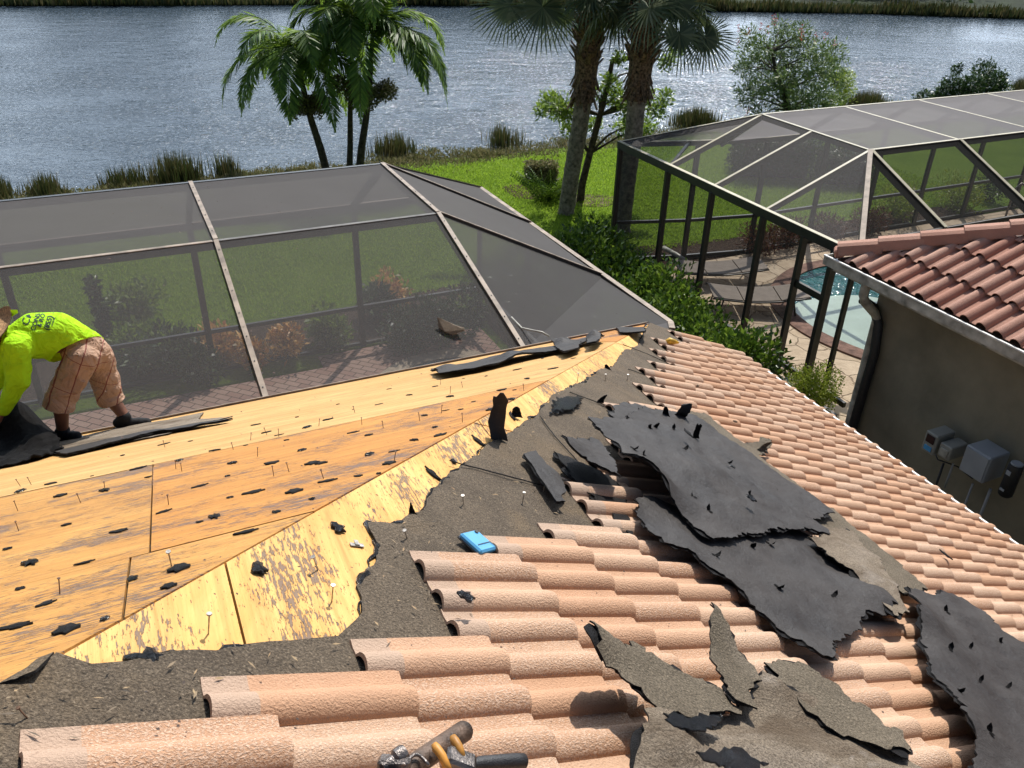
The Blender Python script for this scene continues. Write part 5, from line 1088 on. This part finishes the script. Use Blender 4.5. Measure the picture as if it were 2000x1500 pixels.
# ------------------------------------------------------------------ blue case, yellow glove, tools
def onT(x, y, d): u, v = onR(x, y, d); return RP(u, v, d)
c4 = [onT(x, y, .05) for x, y in [(897, 1040), (936, 1031), (952, 1066), (908, 1076)]]
c = sum(c4, Vector())/4; ax = (c4[1]-c4[0]).normalized(); nn = (c4[1]-c4[0]).cross(c4[3]-c4[0]).normalized(); nn = nn if nn.z > 0 else -nn; ay = nn.cross(ax)
bc = empty('plastic_case', c, 'small bright blue plastic case with round hole, resting against a tile end', 'plastic case')
mb = MB(); mb.box(c-nn*.012, ax, ay, nn, .043, .05, .012, 0, .006); mb.build('case_body', M['blue'], bc)
mb = MB(); mb.box(c-nn*.018, ax, ay, nn, .046, .053, .005, 0, .004); mb.build('rim', M['black_plastic'], bc)
mb = MB(); s_ = 1 if (c4[0]-c).dot(ay) > 0 else -1; hc = c+ax*.026+ay*.036*s_+nn*.0022; mb.tube([hc-nn*.002, hc+nn*.0012], .007, 16); mb.build('round_hole', M['black_plastic'], bc)
mb = MB(); 
for a, b in ((ax*-.03-ay*.02*s_, ax*.033-ay*.02*s_), (ax*.033-ay*.02*s_, ax*.036-ay*.046*s_)): mb.beam(c+a+nn*.0022, c+b+nn*.0022, .0022, .001, nn)
mb.build('latch_groove', M['black_plastic'], bc)
yc = onT(1308, 668, .06); mb = MB(); mb.tube([yc-CX*.06, yc-CX*.02+EZ*.02, yc+CX*.02+EZ*.01, yc+CX*.06], [.02, .032, .024, .008], 8); M['yellow'] = simple('yellow_plastic', (.65, .38, .03), .5, .4, .3, 30)
tag(mb.build('yellow_glove', M['yellow'], None, True, yc), 'crumpled yellow work glove on the tiles at the hip corner', 'glove')
# roofing tool pile at the bottom edge
def TP(x, y, d=.17): return onT(x, y, d)
tl = empty('tile_nipper', TP(780, 1470, .1), 'rusty pipe-handled tool with two worn orange levers at the bottom edge', 'hand tool')
mb = MB(); a, b = TP(640, 1560, .16), TP(846, 1427, .16); mb.tube([a, a.lerp(b, .6), b-(b-a).normalized()*.006, b], [.021, .021, .021, .018], 18); mb.build('pipe_handle', M['rust_pipe'], tl, True, split=50)
for (x1, y1, x2, y2) in ((758, 1456, 790, 1510), (798, 1440, 822, 1490)):
    mb = MB(); a, b = TP(x1, y1, .20), TP(x2, y2, .19); d = (b-a).normalized(); mb.tube([a, a+d*.01, a.lerp(b, .5)+NR*.004, b], [.006, .0095, .0085, .008], 8); mb.build('lever', M['orange'], tl, True)
mb = MB(); a = TP(818, 1492, .185); mb.box(a, (TP(840, 1500, .185)-a).normalized(), NR.cross((TP(840, 1500, .185)-a).normalized()), NR, .03, .022, .014, 0, .006); mb.build('hinge_block', M['steel'], tl)
mb = MB(); a, b = TP(845, 1497, .17), TP(962, 1490, .17); mb.tube([a, a.lerp(b, .2), a.lerp(b, .8), b-(b-a).normalized()*.006, b], [.009, .0145, .0165, .015, .008], 16); mb.build('grip', M['black_plastic'], tl, True, split=60)
hm = empty('hammer', TP(690, 1490, .1), 'dark steel hammer head with bent wire loop, left of the rusty pipe', 'hammer')
mb = MB(); a, b = TP(703, 1472, .19), TP(672, 1500, .17); d = (b-a).normalized(); mb.tube([a, a+d*.006, a+d*.02, a+d*.026, a+d*.05], [.014, .0165, .0165, .011, .012], 16); mb.build('hammer_face', M['steel'], hm, True, split=40)
mb = MB(); c = TP(690, 1500, .17); mb.box(c, CX, -FW, CY, .03, .018, .016, 0, .005); mb.build('hammer_body', M['steel'], hm)
mb = MB(); mb.tube([TP(700+50*(i/8), 1500-22*sin(pi*i/8), .19) for i in range(9)], .0035, 8); mb.build('wire_loop', M['steel'], hm, True)

# ------------------------------------------------------------------ boxes on the neighbour's wall
UW = 8.22
def wp(x, y, u=UW-.14): return at(x, y, u=u)
def wallbox(nm, px, sz, dep, mat, label, parts):
    c = wp(*px, u=UW-dep); t = empty(nm, W(UW, UV(c)[1], c.z), label, 'wall box'); hx, hz = sz[0]/2, sz[1]/2
    mb = MB(); mb.box(c+E1*dep/2, E2, EZ, E1, hx, hz, dep/2+.09, 0, .012); mb.build('housing', mat, t)
    for (nm2, dx, dz, w_, h_, m2) in parts: mb = MB(); mb.box(c-E1*.096+E2*dx+EZ*dz, E2, EZ, E1, w_/2, h_/2, .006, 0, .002); mb.build(nm2, m2, t)
M['grey_box'] = simple('grey_plastic_box', (.30, .31, .32), .5, .4, .05, 4); M['beige_box'] = simple('beige_plastic_box', (.30, .29, .25), .5, .4, .05, 4); M['dark_glass'] = simple('dark_window', (.04, .02, .02), .2, .5, .1, 4)
wallbox('controller_box', (1826, 862), (.17, .27), .12, M['beige_box'], 'small controller box with dark window on the taupe wall, leftmost of the wall boxes', [('window', 0, .055, .11, .10, M['dark_glass']), ('blue_label', 0, -.07, .10, .06, M['blue'])])
wallbox('junction_box', (1855, 879), (.16, .18), .10, M['beige_box'], 'square beige junction box right of the windowed controller box', [('cover', 0, -.01, .10, .10, M['cream_metal'])])
wallbox('electric_box', (1914, 903), (.31, .34), .14, M['grey_box'], 'large square grey electric box, biggest thing on the taupe wall', [('lid', 0, 0, .28, .31, M['grey_box'])])
c = wp(1975, 935, UW-.16); t = empty('meter_can', c, 'black cylindrical filter can with pale cap at the right border', 'wall box')
mb = MB(); mb.tube([c-EZ*.22, c-EZ*.2, c+EZ*.17, c+EZ*.19], [.06, .075, .075, .07], 18); mb.build('can', M['black_plastic'], t, True, split=40)
mb = MB(); mb.tube([c+EZ*.19, c+EZ*.205], [.062, .06], 18); mb.build('cap', M['grey_box'], t, True, split=40)
for dz in (.09, -.13): mb = MB(); mb.box(c-E1*.073+EZ*dz+E2*.01, E2, EZ, E1, .026, .026 if dz > 0 else .014, .005); mb.build('paper_label', M['grey_box'], t)
mb = MB(); pts = [wp(1826, 885, UW-.02), wp(1832, 898, UW-.04), wp(1845, 902, UW-.03), wp(1872, 912, UW-.03), wp(1900, 935, UW-.03)]; mb.tube(pts, .009, 7); tag(mb.build('cable', M['black_plastic'], None, True, pts[0]), 'black cable sagging below the wall boxes', 'cable')
for k_, (x, y, l_) in enumerate(((1900, 945, .9), (1935, 955, .9), (1862, 905, .35))):
    a = wp(x, y, UW-.04); mb = MB(); mb.tube([a, a-EZ*l_*.5, Vector((a.x, a.y, max(.02, a.z-l_)))], .012+.004*(k_ == 1), 8); tag(mb.build('conduit', M['grey_box'], None, True, a), ('thin grey conduit dropping from the left part of the large electric box', 'thicker grey conduit dropping from the right part of the large electric box', 'short grey conduit below the square junction box')[k_], 'pipe')
mb = MB(); a = wp(1843, 905, UW-.03); mb.tube([a, a-EZ*.5, Vector((a.x, a.y, 0))], .014, 8); tag(mb.build('conduit', M['black_plastic'], None, True, a), 'dark vertical conduit running from the wall boxes to the ground', 'pipe')

# ------------------------------------------------------------------ neighbour's loungers and pool rail
M['sling'] = simple('taupe_sling', (.27, .225, .185), .75, .2, .08, 8); M['lounge_frame'] = simple('dark_lounger_frame', (.03, .025, .02), .4, .5, .2, 8)
def lounger(loc, ang, label):
    t = empty('lounge_chair', loc, label, 'lounge chair', 'loungers beside the pool'); X = Vector((cos(ang), sin(ang), 0)); Y = EZ.cross(X)
    def prof(s): return .32 + (.10*sin(pi*s/1.5)*-.6 if s < 1.25 else (s-1.25)*.16 - .03)
    for sg in (-1, 1):
        mb = MB(); mb.tube([loc + X*s + Y*.33*sg + EZ*prof(s) for s in [i*.125 for i in range(15)]], .016, 8); mb.build('side_rail', M['lounge_frame'], t, True)
        for s in (.2, 1.45):
            mb = MB(); mb.tube([loc + X*s + Y*.33*sg + EZ*prof(s), loc + X*(s+(.08 if s > 1 else -.06)) + Y*.34*sg], .016, 8); mb.build('leg', M['lounge_frame'], t, True)
    for a, b in ((.02, .55), (.57, 1.22), (1.24, 1.74)):
        mb = MB(); n = 6; vs = []
        for i in range(n+1):
            s = a+(b-a)*i/n
            for sg in (-1, 1): vs.append(loc + X*s + Y*.315*sg + EZ*(prof(s)+.030))
        for v in list(vs): vs.append(v - EZ*.028)
        m_ = 2*(n+1); fs = [(2*i, 2*i+1, 2*i+3, 2*i+2) for i in range(n)] + [(m_+2*i+1, m_+2*i, m_+2*i+2, m_+2*i+3) for i in range(n)] + [(2*i, 2*i+2, m_+2*i+2, m_+2*i) for i in range(n)] + [(2*i+3, 2*i+1, m_+2*i+1, m_+2*i+3) for i in range(n)] + [(0, m_, m_+1, 1), (2*n, 2*n+1, m_+2*n+1, m_+2*n)]
        mb.add(vs, fs); mb.build('cushion', M['sling'], t)
l1 = at(1318, 524, z=0.3); l2 = at(1385, 572, z=.3); ang = math.atan2(E1.y, E1.x)-.35
lounger(Vector((l1.x, l1.y, .02)), ang, 'taupe cushioned lounger farther from the tiled roof, half behind the hedge')
lounger(Vector((l2.x, l2.y, .02)), ang-.1, 'taupe sling lounger nearer the tiled roof, behind the black posts')
mb = MB(); r0_ = W(19.1, 12.6, 0); pts = [r0_+Vector((0, 0, 0)), r0_+EZ*.75, r0_+EZ*.9+E1*.1-E2*.05, r0_+EZ*.7+E1*.45-E2*.3, r0_+EZ*.62+E1*.7-E2*.45, r0_+EZ*.3+E1*.85-E2*.6, r0_+E1*.85-E2*.6]
mb.tube(pts, .025, 8); tag(mb.build('pool_handrail', M['steel'], None, True, r0_), 'curved metal pool handrail at the far end of the neighbouring deck', 'handrail')
mb = MB(); p = at(1480, 488, z=0); q = at(1345, 516, z=0)
mb.tube([at(1296, 484, z=.1), at(1320, 497, z=.12), at(1345, 514, z=.08)], .05, 8); tag(mb.build('drain_pipe', M['cream_metal'], None, True, at(1320, 500, z=0)), 'pale curved drain pipe lying by the mulch behind the black posts', 'pipe')

# ------------------------------------------------------------------ the worker
def blob(caps, voxel, smooth=6, squeeze=None):
    bm = bmesh.new()
    for c in caps:
        p0, r0, p1, r1 = c[:4]; p0, p1 = Vector(p0), Vector(p1); d = p1-p0; L = d.length; dn = d.normalized() if L > 1e-6 else EZ; x = dn.orthogonal().normalized()
        if len(c) > 4: x = (Vector(c[4]) - dn*dn.dot(Vector(c[4]))).normalized()
        y = dn.cross(x); fx = c[5] if len(c) > 5 else 1.; rings = []; n = 20
        prof = [(-r0*cos(a), r0*sin(a)) for a in [i*pi/12 for i in range(0, 7)]] + [(L*k/4, r0+(r1-r0)*k/4) for k in (1, 2, 3)] + [(L+r1*sin(a), r1*cos(a)) for a in [i*pi/12 for i in range(0, 7)]]
        vs = []
        for (h, r) in prof:
            r = max(r, 1e-4); vs.append([bm.verts.new(p0 + dn*h + (x*cos(2*pi*k/n)*fx + y*sin(2*pi*k/n))*r) for k in range(n)])
        for a, b in zip(vs, vs[1:]):
            for k in range(n): bm.faces.new((a[k], a[(k+1) % n], b[(k+1) % n], b[k]))
        bm.faces.new(list(reversed(vs[0]))); bm.faces.new(vs[-1])
    me = bpy.data.meshes.new('tmp'); bm.to_mesh(me); bm.free(); o = bpy.data.objects.new('tmp', me); COL.objects.link(o)
    m = o.modifiers.new('r', 'REMESH'); m.mode = 'VOXEL'; m.voxel_size = voxel; m.use_smooth_shade = True
    m = o.modifiers.new('s', 'SMOOTH'); m.iterations = smooth; m.factor = .5
    dg = bpy.context.evaluated_depsgraph_get(); ev = o.evaluated_get(dg); me2 = bpy.data.meshes.new_from_object(ev); bpy.data.objects.remove(o); return me2
def cut(me, p, n, rad):
    bm = bmesh.new(); bm.from_mesh(me); fs = [f for f in bm.faces if (f.calc_center_median()-p).length < rad]
    g = list({v for f in fs for v in f.verts}) + list({e for f in fs for e in f.edges}) + fs
    bmesh.ops.bisect_plane(bm, geom=g, plane_co=p, plane_no=n, clear_outer=False); 
    dl = [v for v in bm.verts if (v.co-p).length < rad and (v.co-p).dot(n) > 1e-4]; bmesh.ops.delete(bm, geom=dl, context='VERTS'); bm.to_mesh(me); bm.free(); return me
def place(me, name, mat, par, fold=None):
    b = base(par)
    for v in me.vertices:
        if fold: v.co += v.normal*fold(v.co)
        v.co -= b
    me.materials.clear(); me.materials.append(mat); me.polygons.foreach_set('use_smooth', [True]*len(me.polygons))
    o = bpy.data.objects.new(name, me); COL.objects.link(o); o.parent = par; return o
V0 = 5.93
def J(x, y, dv=0.): return at(x, y, v=V0+dv)
wk = empty('person', LP(-.6, V0, 0), 'worker bent over in neon yellow long-sleeved shirt, plaid shorts and straw hat', 'person')
hipc = J(178, 688); hL = J(160, 700, -.10); hR = J(190, 695, .12); kL = J(118, 778, -.12); kR = J(212, 770, .14)
fL, fR = LP(*onL(124, 862)), LP(*onL(247, 835)); aL = J(122, 838, fL.dot(E2)-V0); aR = J(242, 812, fR.dot(E2)-V0)
chest = J(60, 660); mid_ = J(112, 655); sL = J(32, 680, -.17); sR = J(30, 672, .17); neck = J(14, 655); head = J(-18, 658)
eL = J(36, 742, -.22); eR = J(5, 730, .2); wL = J(8, 800, -.2); wR = J(-30, 775, .15); handL = wL + (wL-eL).normalized()*.09; handR = wR + (wR-eR).normalized()*.09
caps = [(hipc, .085, mid_, .10), (mid_, .12, chest, .13), (chest, .07, neck, .055), (neck, .055, head, .06), (head, .088, head - E1*.03+EZ*.01, .085), (sL, .05, eL, .042), (eL, .04, wL, .028), (sR, .05, eR, .042), (eR, .04, wR, .028), (chest, .08, sL, .06), (chest, .08, sR, .06), (hL, .08, kL, .062), (hR, .08, kR, .062), (kL, .058, aL, .040), (kR, .058, aR, .040), (kL.lerp(aL, .25), .055, kL.lerp(aL, .5), .05), (kR.lerp(aR, .25), .055, kR.lerp(aR, .5), .05)]
for w_, h_ in ((wL, handL), (wR, handR)):
    d = (h_-w_).normalized(); s_ = d.cross(E2).normalized(); f_ = E2; caps.append((w_, .026, h_, .030, s_, .6))
    for k in range(4): b_ = h_ + f_*(.024*(k-1.5)); caps.append((b_, .010, b_+d*(.045+.008*(k in (1, 2))), .009)); b2 = b_+d*(.045+.008*(k in (1, 2))); caps.append((b2, .009, b2+(d+s_*.7).normalized()*.03, .007))
    tb = w_+d*.03+f_*.03; caps.append((tb, .012, tb+(d*.5+f_).normalized()*.045, .009))
nose = head + (head-neck).normalized()*.03 - EZ*.0; fdir = ((head-neck).normalized()*.35 - EZ).normalized(); caps += [(head+fdir*.075, .018, head+fdir*.105, .012), (head+fdir*.05+(head-neck).normalized()*-.04, .05, head+fdir*.07+(head-neck).normalized()*-.06, .035)]
place(blob(caps, .0085, 4), 'body', M['skin'], wk)
mb = MB()
for s_ in (-1, 1): mb.tube([head+fdir*.083+E2*.032*s_+(head-neck).normalized()*.02, head+fdir*.087+E2*.032*s_+(head-neck).normalized()*.02], .009, 10)
mb.build('eyes', M['white_paint'], wk)
# shirt
def wr(p, s=1): return .006*s*(noise.noise(p*16) + .6*noise.noise(Vector((p.x*30, p.y*30, p.z*9))))
belly = J(110, 672)
sc = [(J(168, 682), .135, mid_+EZ*.01, .150, EZ, 1.), (mid_+EZ*.01, .150, J(72, 656), .158), (J(72, 656), .155, J(38, 668), .125), (mid_, .13, belly-EZ*.01, .12), (mid_, .140, J(180, 690), .132), (mid_, .14, J(160, 700, -.06), .135), (sL, .092, eL, .072), (eL, .070, wL, .045), (sR, .092, eR, .072), (eR, .070, wR, .045), (J(60, 662), .12, sL, .09), (J(60, 662), .12, sR, .09), (neck, .065, J(30, 660), .10), (J(40, 720, -.2), .07, J(30, 750, -.22), .066)]
M['neon'] = None
n_ = N('neon_shirt', .8, .15); n_.color(n_.mix(n_.ramp(n_.noise(n_.pos(), 9, 4), [(.3, 0), (.8, 1)]), (.50, .95, .02), (.42, .80, .02))); n_.bump(n_.noise(n_.pos(), 11, 4, .5, 1.2), .05, .8)
tr = n_.new('ShaderNodeBsdfTranslucent'); tr.inputs[0].default_value = (.75, .80, .02, 1); mx = n_.new('ShaderNodeMixShader'); mx.inputs[0].default_value = .22
n_.nt.links.new(n_.b.outputs[0], mx.inputs[1]); n_.nt.links.new(tr.outputs[0], mx.inputs[2]); n_.nt.links.new(mx.outputs[0], n_.nt.nodes['Material Output'].inputs[0]); M['neon'] = n_.m
ssm = blob(sc, .010, 4); hn_ = (CX*.55 - CY*.83); cut(ssm, J(160, 678), hn_, .30)
shirt = place(ssm, 'shirt', M['neon'], wk, lambda p: wr(p, 1.2))
# shorts with red-brown plaid
pl_ = N('plaid_shorts', .85, .15); fr = pl_.frame((1, 1, 1)); sx = pl_.new('ShaderNodeSeparateXYZ'); pl_.set(sx.inputs[0], fr)
def line(axis, rot, sp, wd, off=0):
    a_ = pl_.math('ADD', pl_.math('MULTIPLY', sx.outputs[0], cos(rot)), pl_.math('MULTIPLY', sx.outputs[2], sin(rot))); a_ = pl_.math('ADD', a_, pl_.math('MULTIPLY', pl_.noise(pl_.pos(), 5, 2), .05)); 
    return pl_.ramp(pl_.math('ABSOLUTE', pl_.math('SUBTRACT', pl_.math('FRACT', pl_.math('ADD', pl_.math('DIVIDE', a_, sp), off)), .5)), [(wd, 1), (wd*1.5, 0)])
c = pl_.mix(pl_.ramp(pl_.noise(pl_.pos(), 8, 4), [(.3, 0), (.7, 1)]), (.47, .31, .22), (.36, .23, .16))
l_ = pl_.math('MAXIMUM', line(0, radians(-28), .115, .028), line(0, radians(62), .23, .008, .3)); c = pl_.mix(pl_.math('MULTIPLY', l_, .85), c, (.17, .035, .035)); pl_.color(c); pl_.bump(pl_.noise(pl_.pos(), 10, 4, .5, 1.0), .06, .8); M['plaid'] = pl_.m
lc, rc = J(115, 794, -.12), J(217, 782, .14); dL_, dR_ = (lc-kL).normalized(), (rc-kR).normalized()
sh = [(J(160, 672), .115, hipc, .122), (J(150, 676), .11, hL, .11), (hL, .110, kL, .098), (kL, .100, lc+dL_*.08, .108), (hR, .108, kR, .090), (kR, .094, rc+dR_*.08, .100), (hL, .110, hR, .108), (hipc, .116, J(186, 694), .105)]
sm_ = blob(sh, .010, 3); cut(sm_, lc, dL_, .25); cut(sm_, rc, dR_, .25)
place(sm_, 'shorts', M['plaid'], wk, lambda p: wr(p, 2.0))
mb = MB(); mb.box(J(146, 752, -.20), (kL-hL).normalized(), E2, (kL-hL).normalized().cross(E2), .055, .012, .05, 0, .008); mb.build('cargo_pocket', M['plaid'], wk)
for a_, f_, dirx in ((aL, fL, -1), (aR, fR, 1)):
    t0 = f_ + EZ*.012; dx = E1*(.75 if dirx > 0 else .55) - E2*.65*(1 if dirx < 0 else .3); dx.z = 0; dx.normalize(); dx = (dx - NL*dx.dot(NL)).normalized() if dirx < 0 else dx
    hl = t0 - dx*.05; to = t0 + dx*.15
    place(blob([(hl+EZ*.035, .038, to+EZ*.022, .034), (hl+EZ*.03, .036, a_-EZ*.01, .048), (to+EZ*.02, .034, to+EZ*.022-dx*.04, .04)], .007, 3), 'shoe', M['shoe'], wk)
    mb = MB(); mb.box((hl+to)/2-EZ*.002, (to-hl).normalized(), EZ.cross((to-hl).normalized()).normalized(), EZ, .125, .036, .009, 0, .007); mb.build('shoe_sole', M['white_paint'], wk)
# straw hat with a lifted brim and neon band
M['straw_hat'] = simple('straw_hat', (.45, .27, .13), .8, .2, .35, 60, .004)
ht = (head + (head-neck).normalized()*.03); hu = (-E1*.35 + EZ*.9).normalized(); hx = hu.orthogonal().normalized(); hy = hu.cross(hx)
mb = MB(); vs = []; rings_ = [(.0, .13), (.05, .125), (.085, .115), (.097, .088), (.02, .09), (0.015, .13), (.035, .19), (.075, .235)]
prof = [(.115, .001), (.115, .05), (.105, .08), (.06, .10), (.02, .108), (.012, .14), (.02, .19), (.045, .235)]
nS = 28
for (h, r) in prof:
    for k in range(nS):
        a = 2*pi*k/nS; vs.append(ht + hu*(h+.01 + (.03*cos(2*a) if r > .2 else 0)) + (hx*cos(a)+hy*sin(a))*r)
fs = [(i*nS+k, i*nS+(k+1) % nS, (i+1)*nS+(k+1) % nS, (i+1)*nS+k) for i in range(len(prof)-1) for k in range(nS)]
mb.add(vs, fs); mb.add([v - hu*.005 for v in vs], [tuple(reversed(f)) for f in fs]); mb.build('straw_hat', M['straw_hat'], wk, True)
mb = MB(); a = J(20, 605); mb.add([a, a+CX*.045+CY*.0, a+CX*.05-CY*.02, a+CX*.01-CY*.045], [(0, 1, 2, 3)]); mb.add([p - FW*-.004 for p in [a, a+CX*.045, a+CX*.05-CY*.02, a+CX*.01-CY*.045]], [(3, 2, 1, 0)]); mb.build('hat_flap', M['neon'], wk)
# lettering on the back
bv = BVHTree.FromPolygons([tuple(v.co + base(wk)) for v in shirt.data.vertices], [tuple(p.vertices) for p in shirt.data.polygons])
def lettering(txt, px, py, size, ang, bold=0):
    cu = bpy.data.curves.new('t', 'FONT'); cu.body = txt; cu.size = size; cu.offset = bold; cu.resolution_u = 3; o = bpy.data.objects.new('t', cu); COL.objects.link(o); dg = bpy.context.evaluated_depsgraph_get()
    me = bpy.data.meshes.new_from_object(o.evaluated_get(dg)); bpy.data.objects.remove(o); bm = bmesh.new(); bm.from_mesh(me); bmesh.ops.triangulate(bm, faces=bm.faces)
    bmesh.ops.subdivide_edges(bm, edges=[e for e in bm.edges if e.calc_length() > size*.25], cuts=1, use_grid_fill=False); bmesh.ops.triangulate(bm, faces=bm.faces)
    vs = []
    for v in bm.verts:
        X = px + (v.co.x*cos(ang) - v.co.y*sin(ang)); Y = py - (v.co.x*sin(ang) + v.co.y*cos(ang)); d = ray(X, Y).normalized(); h = bv.ray_cast(EYE, d); vs.append((h[0] - d*.003) if h[0] is not None else None)
    bm.verts.index_update(); fs = [[v.index for v in f.verts] for f in bm.faces]; fs = [f for f in fs if all(vs[i] is not None for i in f)]; vs = [v if v is not None else Vector((0, 0, 0)) for v in vs]; bm.free()
    used = sorted({i for f in fs for i in f}); mp_ = {i: k for k, i in enumerate(used)}
    mb = MB(); mb.add([vs[i] for i in used], [tuple(mp_[i] for i in f) for f in fs]); mb.build('lettering', M['ink'], wk)
A_ = radians(72)
lettering('CM', 55, 637, 21, A_, .25); lettering('CONST', 68, 647, 13, A_, .35); lettering('& RO', 80, 640, 12, A_, .3); lettering('(855) 5', 94, 646, 14, A_, .4); lettering('www.', 103, 637, 8, A_, .1)
# crumpled black felt pile beside the worker
mb = MB(); pts = [onL(x, y) for x, y in [(-260, 960), (-40, 925), (60, 905), (125, 885), (108, 862), (75, 845), (40, 838), (-10, 842), (-120, 850), (-260, 890)]]
cx_ = sum(p[0] for p in pts)/len(pts); cy_ = sum(p[1] for p in pts)/len(pts)
pk = [(*onL(45, 880), .16, .30), (*onL(0, 885), .22, .16), (*onL(90, 880), .13, .10), (*onL(-120, 900), .3, .2), (*onL(50, 872), .07, .12)]
sheet(mb, pts, lambda u, v: .01 + sum(h*math.exp(-((u-a)**2+(v-b)**2)/(r*r)) for a, b, r, h in pk) + .05*abs(fbm(u*7, v*7)) , lambda u, v, h: LP(u, v, h), step=.035, jag=.02, th=.008)
tag(mb.build('felt_pile', [M['black_felt'], M['black_felt']], None, True, LP(cx_, cy_, 0), 40), 'crumpled black felt heaped on the eave in front of the worker', 'felt pile')
